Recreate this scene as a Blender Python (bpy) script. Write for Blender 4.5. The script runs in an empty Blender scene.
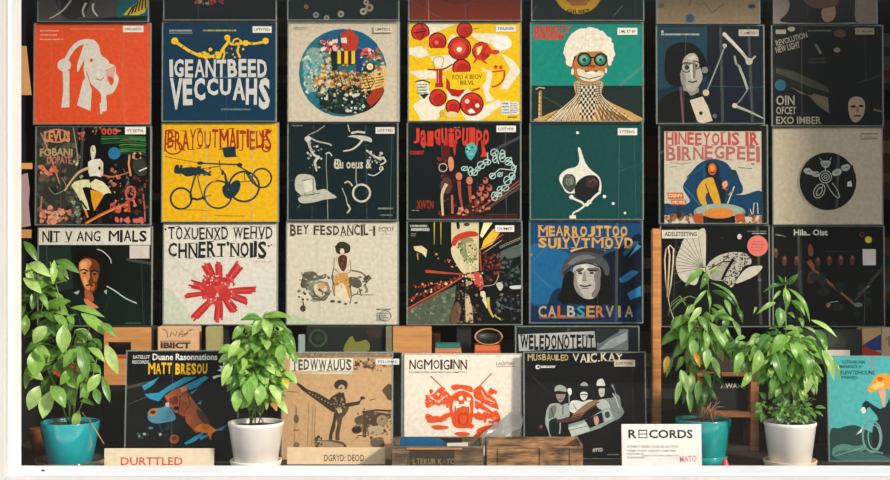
GLASS = True
SUN_E = 3.95; SUN_A = 6.0; SUN_D = (-.65, .60, -.45); SKY_E = 1.5; EXPO = 0.0
import bpy, bmesh, math, random
from mathutils import Vector, Matrix
from mathutils.geometry import tessellate_polygon
R = random.Random(7)
SC = bpy.context.scene
COL = SC.collection
F = 1278.0          # focal length in pixels of the 890 px wide frame
ZC = 1.315          # eye height
LEDGE = 0.755       # top of the display ledge
def wx(px, Y): return (px - 445.0) / F * Y
def wz(py, Y): return ZC - (py - 240.0) / F * Y
def W(px, py, Y): return Vector((wx(px, Y), Y, wz(py, Y)))
def lin(c):
    if isinstance(c, str):
        c = c.lstrip('#'); c = [int(c[i:i+2], 16) for i in (0, 2, 4)]
    return tuple(((v/255)/12.92 if v/255 <= .04045 else ((v/255+.055)/1.055)**2.4) for v in c) + (1.0,)
def ink(c):
    c = lin(c); return tuple(max(v-.010, .0025) for v in c[:3])+(1.0,)
# ------------------------------------------------------------ materials
def nmat(name):
    m = bpy.data.materials.new(name); m.use_nodes = True
    nt = m.node_tree; nt.nodes.clear()
    out = nt.nodes.new('ShaderNodeOutputMaterial')
    return m, nt, out
def N(nt, t, **kw):
    n = nt.nodes.new(t)
    for k, v in kw.items():
        if k in n.inputs: n.inputs[k].default_value = v
        else: setattr(n, k, v)
    return n
def L(nt, a, ao, b, bi): nt.links.new(a.outputs[ao], b.inputs[bi])
def principled(name, col=None, attr=False, rough=.5, var=.1, scale=30., stretch=(1,1,1), bump=0., bscale=60., coat=0., spec=.5, detail=4., dark=None, metal=0., trans=0.):
    """flat or attribute colour, noise variation, optional bump"""
    m, nt, out = nmat(name)
    b = N(nt, 'ShaderNodeBsdfPrincipled', Roughness=rough)
    b.inputs['Specular IOR Level'].default_value = spec
    b.inputs['Coat Weight'].default_value = coat
    b.inputs['Coat Roughness'].default_value = .16
    b.inputs['Metallic'].default_value = metal
    tc = N(nt, 'ShaderNodeTexCoord'); mp = N(nt, 'ShaderNodeMapping'); mp.inputs['Scale'].default_value = stretch
    L(nt, tc, 'Object', mp, 'Vector')
    nz = N(nt, 'ShaderNodeTexNoise', Scale=scale, Detail=detail); L(nt, mp, 'Vector', nz, 'Vector')
    ramp = N(nt, 'ShaderNodeMapRange'); ramp.inputs['From Min'].default_value = .3; ramp.inputs['From Max'].default_value = .7
    ramp.inputs['To Min'].default_value = 1-var; ramp.inputs['To Max'].default_value = 1+var
    L(nt, nz, 'Fac', ramp, 'Value')
    mul = N(nt, 'ShaderNodeMix', data_type='RGBA', blend_type='MULTIPLY'); mul.inputs[0].default_value = 1
    if attr:
        a = N(nt, 'ShaderNodeAttribute', attribute_name='Col'); L(nt, a, 'Color', mul, 6)
    elif dark is not None:
        mx = N(nt, 'ShaderNodeMix', data_type='RGBA'); mx.inputs[6].default_value = lin(col); mx.inputs[7].default_value = lin(dark)
        n2 = N(nt, 'ShaderNodeTexNoise', Scale=scale*.35, Detail=6.); L(nt, mp, 'Vector', n2, 'Vector')
        r2 = N(nt, 'ShaderNodeMapRange'); r2.inputs['From Min'].default_value = .42; r2.inputs['From Max'].default_value = .62
        L(nt, n2, 'Fac', r2, 'Value'); L(nt, r2, 'Result', mx, 0); nt.links.new(mx.outputs[2], mul.inputs[6])
    else: mul.inputs[6].default_value = lin(col)
    cb = N(nt, 'ShaderNodeCombineColor')
    for i in range(3): nt.links.new(ramp.outputs[0], cb.inputs[i])
    nt.links.new(cb.outputs[0], mul.inputs[7])
    nt.links.new(mul.outputs[2], b.inputs['Base Color'])
    if bump:
        n3 = N(nt, 'ShaderNodeTexNoise', Scale=bscale, Detail=3.); L(nt, mp, 'Vector', n3, 'Vector')
        bp = N(nt, 'ShaderNodeBump', Strength=bump, Distance=.01); L(nt, n3, 'Fac', bp, 'Height'); L(nt, bp, 'Normal', b, 'Normal')
        if coat: L(nt, bp, 'Normal', b, 'Coat Normal')
    if trans:
        t = N(nt, 'ShaderNodeBsdfTranslucent'); nt.links.new(mul.outputs[2], t.inputs['Color'])
        mx = N(nt, 'ShaderNodeMixShader'); mx.inputs[0].default_value = trans
        nt.links.new(b.outputs[0], mx.inputs[1]); nt.links.new(t.outputs[0], mx.inputs[2]); nt.links.new(mx.outputs[0], out.inputs[0])
    else: L(nt, b, 'BSDF', out, 'Surface')
    return m
M = {}
M['print'] = principled('printed_card', attr=True, rough=.42, var=.11, scale=90, bump=.06, bscale=11, coat=.05, spec=.16, detail=9)
M['card'] = principled('matt_card', attr=True, rough=.75, var=.07, scale=60, spec=.3)
M['leaf'] = principled('leaf_green', attr=True, rough=.33, var=.14, scale=70, spec=.55, trans=.45)
M['stem'] = principled('plant_stem', '#7d9a4c', rough=.6, var=.2)
M['woodystem'] = principled('dry_stem', '#b98a60', rough=.7, var=.25)
M['soil'] = principled('soil', '#4a3426', rough=.95, var=.5, scale=120, bump=1., bscale=140)
M['white_paint'] = principled('white_window_paint', '#f8fafc', rough=.45, var=.03, scale=14, stretch=(1,1,.25), bump=.12, bscale=50)
M['teal_glaze'] = principled('teal_glazed_ceramic', '#1b9aa2', rough=.16, var=.10, scale=18, coat=.7)
M['teal_dark'] = principled('deep_teal_glazed_ceramic', '#0d9493', rough=.16, var=.14, scale=22, coat=.7)
M['white_glaze'] = principled('white_ceramic', '#ece4dc', rough=.38, var=.03, coat=.3)
M['saucer_terra'] = principled('cream_saucer', '#d9c0a2', rough=.5, var=.06, coat=.2)
M['wood'] = principled('orange_wood', '#d18c4c', rough=.5, var=.16, scale=14, stretch=(1,1,9), detail=8, dark='#b06c36')
M['wood_h'] = principled('pale_orange_wood', '#cf9054', rough=.55, var=.12, scale=12, stretch=(1,1,10), detail=8, dark='#b97a42')
M['crate'] = principled('aged_crate_wood', '#a3764a', rough=.75, var=.45, scale=30, stretch=(1,1,5), detail=10, dark='#4d3723', bump=.3, bscale=40)
M['crate_dark'] = principled('weathered_crate_wood', '#7d6349', rough=.8, var=.4, scale=26, stretch=(1,1,6), detail=9, dark='#4a3c2e', bump=.3, bscale=40)
M['casing'] = principled('shade_toned_casing', '#ccc7c4', rough=.6, var=.06, scale=9, stretch=(1,1,.25), bump=.2, bscale=40)  # white casing toned down; the greyer colour stands in for weaker light on its front
M['ledge'] = principled('dark_stained_ledge', '#3b3029', rough=.5, var=.2, scale=10, stretch=(1,6,6))
M['plaster'] = principled('dark_shop_wall', '#2c2a27', rough=.9, var=.2, scale=4)
M['floor'] = principled('shop_floorboards', '#4a3a2c', rough=.6, var=.25, scale=6, stretch=(8,1,1))
M['case'] = principled('brown_case_wood', '#9c6236', rough=.6, var=.2, scale=14, stretch=(1,1,9), detail=8, dark='#74451f')
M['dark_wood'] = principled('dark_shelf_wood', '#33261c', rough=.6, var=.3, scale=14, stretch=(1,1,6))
M['dark_metal'] = principled('black_painted_metal', '#171918', rough=.5, var=.1)
M['string'] = principled('cream_string', '#d9c9a4', rough=.8, var=.1)
M['outside'] = principled('rendered_facade', '#b7a896', rough=.9, var=.1, scale=3)
M['pavement'] = principled('pavement', '#8f887e', rough=.9, var=.15, scale=5)
def clear(name, tint, dens, rough):
    m, nt, out = nmat(name)
    t = N(nt, 'ShaderNodeBsdfTransparent'); g = N(nt, 'ShaderNodeBsdfPrincipled', Roughness=rough)
    g.inputs['Base Color'].default_value = lin(tint); g.inputs['Coat Weight'].default_value = .6
    mx = N(nt, 'ShaderNodeMixShader'); mx.inputs[0].default_value = dens
    nt.links.new(t.outputs[0], mx.inputs[1]); nt.links.new(g.outputs[0], mx.inputs[2]); nt.links.new(mx.outputs[0], out.inputs[0])
    return m
M['film'] = clear('clear_plastic_film', '#a2aca2', .27, .25)
M['film_bag'] = clear('crumpled_clear_film', '#8d8d88', .5, .2)
M['crease'] = clear('creased_film_fold', '#b9c2b8', .09, .3)
M['smoke'] = clear('smoked_glass', '#6f6656', .55, .1)
def glass():
    m, nt, out = nmat('window_glass')
    t = N(nt, 'ShaderNodeBsdfTransparent'); g = N(nt, 'ShaderNodeBsdfGlossy', Roughness=.02)
    fr = N(nt, 'ShaderNodeFresnel', IOR=1.45); ge = N(nt, 'ShaderNodeNewGeometry'); inv = N(nt, 'ShaderNodeMath', operation='SUBTRACT'); inv.inputs[0].default_value = 1.0
    mu = N(nt, 'ShaderNodeMath', operation='MULTIPLY'); mx = N(nt, 'ShaderNodeMixShader')
    nt.links.new(ge.outputs['Backfacing'], inv.inputs[1]); nt.links.new(fr.outputs[0], mu.inputs[0]); nt.links.new(inv.outputs[0], mu.inputs[1]); nt.links.new(mu.outputs[0], mx.inputs[0])
    nt.links.new(t.outputs[0], mx.inputs[1]); nt.links.new(g.outputs[0], mx.inputs[2]); nt.links.new(mx.outputs[0], out.inputs[0])
    return m
M['glass'] = glass()
# ------------------------------------------------------------ objects
def props(o, label=None, cat=None, group=None, kind=None):
    if label: o['label'] = label
    if cat: o['category'] = cat
    if group: o['group'] = group
    if kind: o['kind'] = kind
    return o
def empty(name, loc, label, cat, group=None, rot=(0,0,0)):
    o = bpy.data.objects.new(name, None); COL.objects.link(o); o.location = loc; o.rotation_euler = rot
    o.empty_display_size = .05
    return props(o, label, cat, group)
class MB:
    """mesh builder: verts, faces, face colours"""
    def __init__(s): s.v = []; s.f = []; s.c = []; s.sm = []
    def poly(s, pts, col=(1,1,1,1), smooth=False):
        b = len(s.v); s.v += [tuple(p) for p in pts]; s.f.append(tuple(range(b, b+len(pts)))); s.c.append(col); s.sm.append(smooth)
    def faces(s, verts, faces, col=(1,1,1,1), smooth=False):
        b = len(s.v); s.v += [tuple(p) for p in verts]
        for f in faces: s.f.append(tuple(b+i for i in f)); s.c.append(col); s.sm.append(smooth)
    def box(s, x0, x1, y0, y1, z0, z1, col=(1,1,1,1), mat=None, bev=0.):
        if bev > 0:
            bm = bmesh.new(); bmesh.ops.create_cube(bm, size=1)
            for v in bm.verts: v.co = Vector(((x0+x1)/2+v.co.x*(x1-x0), (y0+y1)/2+v.co.y*(y1-y0), (z0+z1)/2+v.co.z*(z1-z0)))
            bmesh.ops.bevel(bm, geom=list(bm.edges), offset=bev, segments=2, affect='EDGES')
            bm.verts.index_update()
            vs = [mat @ v.co if mat else v.co.copy() for v in bm.verts]
            s.faces(vs, [[v.index for v in f.verts] for f in bm.faces], col); bm.free(); return
        vs = [Vector(p) for p in ((x0,y0,z0),(x1,y0,z0),(x1,y1,z0),(x0,y1,z0),(x0,y0,z1),(x1,y0,z1),(x1,y1,z1),(x0,y1,z1))]
        if mat: vs = [mat @ v for v in vs]
        s.faces(vs, [(0,3,2,1),(4,5,6,7),(0,1,5,4),(1,2,6,5),(2,3,7,6),(3,0,4,7)], col)
    def lathe(s, prof, n=40, c=(0,0,0), col=(1,1,1,1)):
        vs = []; fs = []
        for r, z in prof:
            for i in range(n):
                a = 2*math.pi*i/n; vs.append((c[0]+r*math.cos(a), c[1]+r*math.sin(a), c[2]+z))
        for k in range(len(prof)-1):
            for i in range(n):
                j = (i+1) % n; fs.append((k*n+i, k*n+j, (k+1)*n+j, (k+1)*n+i))
        s.faces(vs, fs, col, True)
    def tube(s, pts, r, n=6, r2=None, col=(1,1,1,1)):
        pts = [Vector(p) for p in pts]; r2 = r if r2 is None else r2
        vs = []; fs = []; m = len(pts)
        for k, p in enumerate(pts):
            d = (pts[min(k+1, m-1)] - pts[max(k-1, 0)]).normalized()
            a = d.cross(Vector((0,1,0.01)));  a = a.normalized() if a.length > 1e-6 else Vector((1,0,0)); b = d.cross(a)
            rr = r + (r2-r)*k/max(m-1, 1)
            for i in range(n):
                t = 2*math.pi*i/n; vs.append(p + a*math.cos(t)*rr + b*math.sin(t)*rr)
        for k in range(m-1):
            for i in range(n):
                j = (i+1) % n; fs.append((k*n+i, k*n+j, (k+1)*n+j, (k+1)*n+i))
        fs.append(tuple(range(n-1, -1, -1))); fs.append(tuple((m-1)*n+i for i in range(n)))
        s.faces(vs, fs, col, True)
    def build(s, name, mat, parent=None, loc=None, colored=False):
        me = bpy.data.meshes.new(name); me.from_pydata(s.v, [], s.f); me.materials.append(mat)
        me.polygons.foreach_set('use_smooth', s.sm)
        if colored:
            a = me.color_attributes.new('Col', 'FLOAT_COLOR', 'CORNER'); d = []
            for f, c in zip(s.f, s.c): d += list(c)*len(f)
            a.data.foreach_set('color', d)
        me.update()
        o = bpy.data.objects.new(name, me); COL.objects.link(o)
        if parent: o.parent = parent
        if loc: o.location = loc
        return o
# ------------------------------------------------------------ flat print: lettering and pictures inside a sleeve's own mesh
_tc = {}
def text_mesh(t, bold=0.):
    k = (t, bold)
    if k not in _tc:
        cu = bpy.data.curves.new('lettering', 'FONT'); cu.body = t; cu.resolution_u = 2; cu.offset = bold*.6
        o = bpy.data.objects.new('lettering', cu); me = o.to_mesh()
        vs = [v.co.to_2d() for v in me.vertices]; fs = [tuple(p.vertices) for p in me.polygons]
        o.to_mesh_clear(); bpy.data.objects.remove(o); bpy.data.curves.remove(cu)
        x0 = min(v.x for v in vs); x1 = max(v.x for v in vs); y0 = min(v.y for v in vs); y1 = max(v.y for v in vs)
        _tc[k] = ([((v.x-x0)/(x1-x0), (v.y-y0)/(y1-y0)) for v in vs], fs)
    return _tc[k]
class Art:
    """draws on the front face of a sleeve; coordinates are those of a study sheet: origin (ox, oy), s units per pixel"""
    def __init__(s, crop, px0, py1, Y):
        s.ox, s.oy, s.s = crop; s.px0 = px0; s.py1 = py1; s.m = Y/F; s.mb = MB(); s.n = 5; s.lim = None
    def q(s, x, y):
        u = (s.ox + x/s.s - s.px0)*s.m; v = (s.py1 - (s.oy + y/s.s))*s.m
        if s.lim: u = min(max(u, s.lim[0]), s.lim[1]); v = min(max(v, s.lim[2]), s.lim[3])
        return u, v
    def _y(s): return -0.000007*s.n
    def p(s, col, pts):
        pts = [s.q(*p) for p in pts]; y = s._y(); c = ink(col)
        tri = tessellate_polygon([[Vector((a, b, 0)) for a, b in pts]])
        vs = [(a, y, b) for a, b in pts]
        fs = []
        for t in tri:
            a, b_, c_ = (Vector((pts[i][0], pts[i][1])) for i in t)
            ar = (b_-a).cross(c_-a)
            if abs(ar) < 1e-12: continue
            fs.append(tuple(t) if ar > 0 else tuple(reversed(t)))
        s.mb.faces(vs, fs, c); s.n += 1
    def r(s, col, x0, y0, x1, y1): s.p(col, [(x0,y0),(x1,y0),(x1,y1),(x0,y1)])
    def c(s, col, cx, cy, r, ry=None, n=28, rot=0):
        ry = r if ry is None else ry; ca, sa = math.cos(rot), math.sin(rot)
        s.p(col, [(cx+r*math.cos(t)*ca-ry*math.sin(t)*sa, cy+r*math.cos(t)*sa+ry*math.sin(t)*ca) for t in (2*math.pi*i/n for i in range(n))])
    def b(s, col, pts, k=5):
        """smooth closed outline through the points"""
        n = len(pts); o = []
        for i in range(n):
            p0, p1, p2, p3 = (pts[(i+j-1) % n] for j in range(4))
            for q in range(k):
                t = q/k
                o.append(tuple(.5*(2*p1[d]+(p2[d]-p0[d])*t+(2*p0[d]-5*p1[d]+4*p2[d]-p3[d])*t*t+(-p0[d]+3*p1[d]-3*p2[d]+p3[d])*t**3) for d in (0,1)))
        s.p(col, o)
    def l(s, col, w, pts, smooth=False, w2=None):
        """a stroke along the points"""
        if smooth and len(pts) > 2:
            o = []
            for i in range(len(pts)-1):
                p0 = pts[max(i-1,0)]; p1 = pts[i]; p2 = pts[i+1]; p3 = pts[min(i+2, len(pts)-1)]
                for q in range(5):
                    t = q/5
                    o.append(tuple(.5*(2*p1[d]+(p2[d]-p0[d])*t+(2*p0[d]-5*p1[d]+4*p2[d]-p3[d])*t*t+(-p0[d]+3*p1[d]-3*p2[d]+p3[d])*t**3) for d in (0,1)))
            pts = o+[pts[-1]]
        w2 = w if w2 is None else w2; n = len(pts); a = []; bb = []
        for i, p in enumerate(pts):
            q0 = pts[max(i-1,0)]; q1 = pts[min(i+1,n-1)]; dx = q1[0]-q0[0]; dy = q1[1]-q0[1]; d = math.hypot(dx, dy) or 1
            ww = (w+(w2-w)*i/max(n-1,1))/2
            a.append((p[0]-dy/d*ww, p[1]+dx/d*ww)); bb.append((p[0]+dy/d*ww, p[1]-dx/d*ww))
        y = s._y(); vs = [s.q(*p) for p in a]+[s.q(*p) for p in bb]; vs = [(u, y, v) for u, v in vs]
        s.mb.faces(vs, [(i, i+1, n+i+1, n+i) for i in range(n-1)], ink(col)); s.n += 1
    def ring(s, col, cx, cy, r, w, ry=None, n=32):
        ry = r if ry is None else ry
        s.l(col, w, [(cx+r*math.cos(2*math.pi*i/n), cy+ry*math.sin(2*math.pi*i/n)) for i in range(n+1)])
    def t(s, col, txt, x0, y0, x1, y1, bold=0.02, warp=None, rot=0):
        """lettering that fills the box; warp(u, v) -> (u, v) bends it (v runs downwards)"""
        vs, fs = text_mesh(txt, bold); y = s._y(); o = []
        cx, cy = (x0+x1)/2, (y0+y1)/2; ca, sa = math.cos(rot), math.sin(rot)
        for u, v in vs:
            v = 1-v
            if warp: u, v = warp(u, v)
            x = x0+u*(x1-x0); yy = y0+v*(y1-y0)
            x, yy = cx+(x-cx)*ca-(yy-cy)*sa, cy+(x-cx)*sa+(yy-cy)*ca
            a, b = s.q(x, yy); o.append((a, y, b))
        s.mb.faces(o, fs, ink(col)); s.n += 1
    def tl(s, col, txt, x0, y0, x1, y1, bold=0.02, seed=1, jit=.12, serif=0., top=None, bot=None):
        """hand-drawn lettering: each letter set on its own, of uneven height; top/bot (u) give the outline it fills"""
        rr = random.Random(seed); wt = [{'I': .38, ' ': .5, "'": .3, '.': .4, '-': .6, 'M': 1.35, 'W': 1.35, 'L': .8, 'E': .85}.get(c, 1.) for c in txt]
        tot = sum(wt); x = x0; n0 = s.n
        for c, w in zip(txt, wt):
            ww = (x1-x0)*w/tot; u = (x+ww/2-x0)/(x1-x0); h = y1-y0
            ya = y0+h*(top(u) if top else 0)+h*jit*rr.uniform(-.3, 1); yb = y1-h*(bot(u) if bot else 0)-h*jit*rr.uniform(-.3, 1)
            if c not in ' ':
                if c in ".-'": ya, yb = {'.': (yb-h*.14, yb), '-': ((ya+yb)/2-h*.05, (ya+yb)/2+h*.05), "'": (ya, ya+h*.25)}[c]
                b = bold if c not in 'MWNVXA' else 0
                s.n = n0; s.t(col, c, x+ww*.07, ya, x+ww*.93, yb, b, rot=rr.uniform(-.03, .03))
                if not b and bold: s.n = n0+1; s.t(col, c, x+ww*.07+h*.035, ya, x+ww*.93+h*.035, yb, 0)
                if serif and c not in ".-'":
                    for k, yy in ((0, ya), (1, yb)):
                        if rr.random() < .6: s.n = n0+2+k; s.l(col, serif, [(x+ww*.0, yy),(x+ww*rr.uniform(.5, .8), yy)])
            x += ww
        s.n = n0+4
    def micro(s, col, x0, y0, x1, y1, rows=1, seed=1):
        """rows of print too small to read"""
        rr = random.Random(seed); h = (y1-y0)/rows
        for k in range(rows):
            x = x0; e = x1-(x1-x0)*rr.random()*.25 if rows > 1 else x1
            while x < e:
                w = rr.uniform(.4, 2.4)*s.s/3.7*1.4; s.n -= 1 if x > x0 else 0
                s.r(col, x, y0+k*h+h*.2, min(x+w, e), y0+k*h+h*.75); x += w+.45*s.s
    def blobs(s, cols, x0, y0, x1, y1, n, rad, seed, inside=None, wide=1.):
        rr = random.Random(seed)
        for _ in range(n):
            x = rr.uniform(x0, x1); y = rr.uniform(y0, y1)
            if inside and not inside(x, y): continue
            r = rad*rr.uniform(.4, 1.1); k = rr.randint(5, 8); a0 = rr.random()*6.3
            pts = [(x+r*wide*rr.uniform(.5, 1.1)*math.cos(a0+6.283*i/k), y+r*rr.uniform(.5, 1.1)*math.sin(a0+6.283*i/k)) for i in range(k)]
            if inside: pts = [q if inside(*q) else (x, y) for q in pts]
            s.p(rr.choice(cols), pts)
def boxq(a, x0, y0, x1, y1):
    return a.ox + x0/a.s, a.oy + y0/a.s, a.ox + x1/a.s, a.oy + y1/a.s
GROUP_WALL = 'record sleeves on the wall rack'
def sleeve(label, box, Y, crop, paint, bg, sticker=None, stext='LIMITED', tilt=1.2, film=True, inset=(1.0, .2, 1.0, .5), group=GROUP_WALL, lift=0., yaw=0., scol='#e9e2d6', dots=(), edge='#cfc6b4', name='record_sleeve', zbot=None):
    """one record in its printed jacket and clear outer film; box is the film's outline in photo pixels"""
    x0, y0, x1, y1 = box; m = Y/F; cx = (x0+x1)/2
    loc = Vector((wx(cx, Y), Y, wz(y1, Y) if zbot is None else zbot))
    y1e = y1 if zbot is None else 240+(ZC-zbot)/m
    e = empty(name, loc, label, 'record sleeve', group, rot=(math.radians(-tilt), 0, math.radians(yaw)))
    a = Art(crop, cx, y1e, Y); hw = (x1-x0)/2*m; h = (y1e-y0)*m
    jl, jr = -hw+inset[0]*m, hw-inset[2]*m; jb, jt = inset[3]*m, h-inset[1]*m
    a.lim = (jl, jr, jb, jt)
    a.mb.box(jl, jr, 0, .0034, jb, jt, lin(edge))
    a.mb.poly([(jl,-.00002,jb),(jr,-.00002,jb),(jr,-.00002,jt),(jl,-.00002,jt)], ink(bg))
    paint(a)
    a.mb.build('jacket', M['print'], e, colored=True)
    top = -.000007*a.n-.0003
    if film:
        f = MB(); t = 1.6*m; y = top-.0002; yb = .0042
        for (p, q_, r_, s_) in ((-hw, -hw+t, 0, h), (hw-t, hw, 0, h), (-hw+t, hw-t, h-t*.8, h), (-hw+t, hw-t, 0, t*.7)):
            f.box(p, q_, y, y+.0002, r_, s_)
        f.box(-hw, hw, yb, yb+.0002, 0, h)
        f.build('film_cover', M['film'], e)
    if film:   # creases and folded edges of the loose film
        k = sum(map(ord, label)); cr_ = random.Random(k); 
        for _ in range(cr_.randint(2, 4)):
            f = MB()
            if cr_.random() < .6: u0 = cr_.uniform(-hw*.9, hw*.9); u1 = u0+cr_.uniform(-.012, .012); v0, v1 = h*.02, h*.98
            else: u0 = cr_.choice((-1, 1))*hw*.98; u1 = u0*cr_.uniform(.3, .8); v0 = h*cr_.uniform(.1, .9); v1 = v0+h*cr_.uniform(-.35, .35); v1 = min(max(v1, .01*h), .99*h)
            ww = cr_.choice((.0006, .0008, .0012, .004)); d = Vector((u1-u0, 0, v1-v0)); nn = Vector((d.z, 0, -d.x)).normalized()*ww
            if nn.x < 0: nn = -nn
            a_, b_ = Vector((u0, top-.0003, v0)), Vector((u1, top-.0003, v1)); um = Vector((0, -.0004, 0)); lst = [a_-nn, a_+um, a_+nn, b_-nn, b_+um, b_+nn]
            for q_ in lst: q_.x = min(max(q_.x, -hw), hw)
            f.faces(lst, [(0,1,4,3),(1,2,5,4)])
            f.build('film_crease', M['crease'], e)
    if sticker:
        sb = Art(crop, cx, y1e, Y); sb.n = 0; sx0, sy0, sx1, sy1 = sticker
        u0, v1 = sb.q(sx0, sy0); u1, v0 = sb.q(sx1, sy1)
        sb.mb.box(u0, u1, top, top+.0003, v0, v1, lin(scol), bev=.00012)
        sb._y = lambda: top-.00008
        if stext: sb.t('#2b2b2b', stext, sx0+(sx1-sx0)*.1, sy0+(sy1-sy0)*.3, sx1-(sx1-sx0)*.1, sy1-(sy1-sy0)*.28, .02)
        o = sb.mb.build('price_sticker', M['card'], e, colored=True)
    for (dx, dy, dr, dc, lab) in dots:
        sb = Art(crop, cx, y1e, Y); u, v = sb.q(dx, dy); rr = dr/sb.s*m; k = 28
        ring = [(u+rr*math.cos(6.2832*i/k), v+rr*math.sin(6.2832*i/k)) for i in range(k)]
        sb.mb.poly([(p, top-.0002, q_) for p, q_ in ring], lin(dc))
        sb.mb.faces([(p, top-.0002, q_) for p, q_ in ring]+[(p, top+.0002, q_) for p, q_ in ring], [(i, i+k, (i+1) % k+k, (i+1) % k) for i in range(k)], lin(dc))
        if dr > 30:
            sb._y = lambda: top-.0003
            for i in range(4): sb.micro('#b5483f', dx-dr*.6, dy-dr*.5+i*dr*.27, dx+dr*.6, dy-dr*.5+i*dr*.27+dr*.2, 1, i)
        o = sb.mb.build('round_sticker', M['card'], e, colored=True); o['label'] = lab
    return e
# ============================================================ the sleeves on the wall rack
YW = 3.5
def arch_warp(k): return lambda u, v: (u, v + k*(u-.5)**2*4)
# ---- row 1
def a11(a):
    a.l('#d5cfc4', 15, [(238,236),(250,206),(268,178),(292,158),(325,152),(340,160)], True, 20)
    a.c('#d5cfc4', 236, 240, 25, 24); a.p('#d5cfc4', [(230,258),(255,262),(256,396),(226,397),(233,330)])
    a.b('#d5cfc4', [(312,158),(322,190),(302,235),(286,265),(284,240),(296,200)])
    a.b('#d5cfc4', [(322,160),(340,145),(362,165),(372,200),(400,225),(405,250),(396,262),(400,300),(412,320),(408,345),(392,352),(394,380),(392,408),(372,405),(372,350),(345,318),(322,300),(308,260),(312,215)])
    a.p('#d5cfc4', [(318,280),(338,330),(334,410),(284,388),(296,340),(305,300)])
    a.b('#d5cfc4', [(384,250),(405,236),(425,244),(428,268),(438,290),(430,320),(412,346),(396,344),(410,320),(420,300),(412,284),(390,280)])
    for i in range(6): a.l('#d6502f', 3, [(388+i*1.5, 262+i*8),(425-i, 244+i*8)])
    a.c('#d6502f', 336, 222, 6, 7); a.l('#d6502f', 4, [(352,290),(372,296),(384,284)]); a.l('#c94626', 3, [(318,262),(330,300),(340,322)])
    a.l('#d5cfc4', 9, [(372,380),(374,420)]); a.l('#d5cfc4', 7, [(338,145),(342,160)])
    for i, e in enumerate((215, 208, 232)): a.micro('#eeb9a0', 146, 108+i*16, e, 117+i*16, 1, i)
    a.micro('#e08a6b', 258, 100, 420, 112, 1, 9)
def a12(a):
    a.micro('#b9c3bd', 70, 106, 152, 118, 1, 3); a.micro('#d0bd55', 195, 106, 318, 117, 1, 4); a.l('#9fb0b0', 2, [(70,121),(156,121)])
    y = '#e5b92b'
    a.l(y, 11, [(92,152),(120,172),(150,190),(190,206),(222,208),(255,200),(268,180),(280,165),(290,150),(282,138)], True)
    for c in ((90,150,13),(284,138,11),(426,150,12),(352,158,11),(222,182,7),(205,205,12),(182,202,9),(252,205,11)): a.c(y, *c)
    a.l(y, 9, [(286,150),(300,162),(330,160),(352,158),(385,160),(426,152)], True); a.l(y, 7, [(270,172),(274,200),(268,222)]); a.l(y, 8, [(328,160),(322,190),(332,212)]); a.l(y, 6, [(300,165),(310,145),(326,140)])
    a.blobs([y], 185, 190, 275, 214, 16, 8, 3); a.blobs([y,'#c99a1c'], 270, 130, 345, 212, 14, 6, 4)
    for k, (x, yy) in enumerate([(120,172),(150,191),(310,160),(375,160),(240,206)]): a.c('#16394d', x, yy, 3)
    g = '#c9c9c3'
    a.tl(g, 'IGEANTBEED', 70, 214, 434, 286, .06, 2, .03, top=lambda u: .05, bot=lambda u: .0)
    a.tl(g, 'VECCUAHS', 70, 288, 446, 416, .07, 3, .03, bot=lambda u: .55*(1-2*abs(u-.5)), top=lambda u: 0)
    a.micro('#7f949a', 262, 398, 370, 410, 1, 7); a.l('#7d8f96', 2, [(240,285),(432,284)])
def a13(a):
    ins = lambda x, y: (x-232)**2+(y-268)**2 < 160**2
    a.c('#2a6b73', 232, 268, 163)
    a.b('#7d9c97', [(92,205),(115,175),(160,185),(190,230),(180,300),(125,340),(98,320),(84,262)])
    a.b('#d3b57d', [(130,300),(200,260),(300,280),(385,240),(392,300),(360,350),(260,330),(170,360)])
    a.b('#28322d', [(150,350),(240,310),(330,330),(385,330),(350,390),(290,420),(210,420),(160,395)])
    a.b('#1f5a7c', [(150,135),(220,108),(300,118),(360,165),(340,190),(270,165),(190,170)])
    a.blobs(['#a9c2bb','#4c938f','#8fb0a6','#2f8795','#c6cfc2'], 80, 180, 190, 340, 130, 9, 1, ins)
    a.blobs(['#c2532f','#c77c3b','#dcc06a','#38544c','#c8b993'], 150, 180, 385, 300, 170, 8, 2, ins)
    a.blobs(['#e3c76f','#c28b45','#d9cdb0','#6d4327','#b3793c'], 120, 270, 385, 350, 170, 9, 3, ins)
    a.blobs(['#1d2a28','#c5ccc0','#35534b','#5c6d62','#222d27'], 140, 320, 350, 420, 180, 8, 4, ins)
    a.p('#b13a28', [(222,125),(258,105),(290,140),(285,185),(250,192),(228,172)]); a.p('#d6d0bd', [(224,140),(245,138),(248,160),(226,158)])
    a.p('#a13a25', [(345,330),(385,322),(372,360),(335,395),(318,370)])
    for i in range(5): a.r(('#e0b83a','#4a241a')[i%2], 212+i*13, 188, 225+i*13, 236)
    a.b('#1e3e6b', [(282,190),(298,182),(308,215),(300,262),(285,258)]); a.b('#23301f', [(190,190),(206,188),(212,250),(196,255)])
    a.c('#2b3440', 332, 250, 18); a.c('#e8d9b2', 332, 246, 12); a.c('#dfa33a', 332, 246, 5)
    a.blobs(['#e6a9a0','#c2433c','#ddd3c4'], 148, 150, 215, 185, 22, 11, 8, ins); a.blobs(['#d0584c','#e6b8aa'], 300, 180, 372, 215, 22, 11, 9, ins)
    for i in range(5): a.l('#e7c063', 4, [(300,292+i*11),(345,285+i*11),(388,278+i*9)])
    for i in range(9): a.l('#3a2a1c', 2.5, [(200+i*16, 262+i%3*6),(214+i*17, 300+i%4*9),(205+i*16,330)])
    a.micro('#7d756a', 50, 98, 104, 106, 1, 5)
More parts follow.
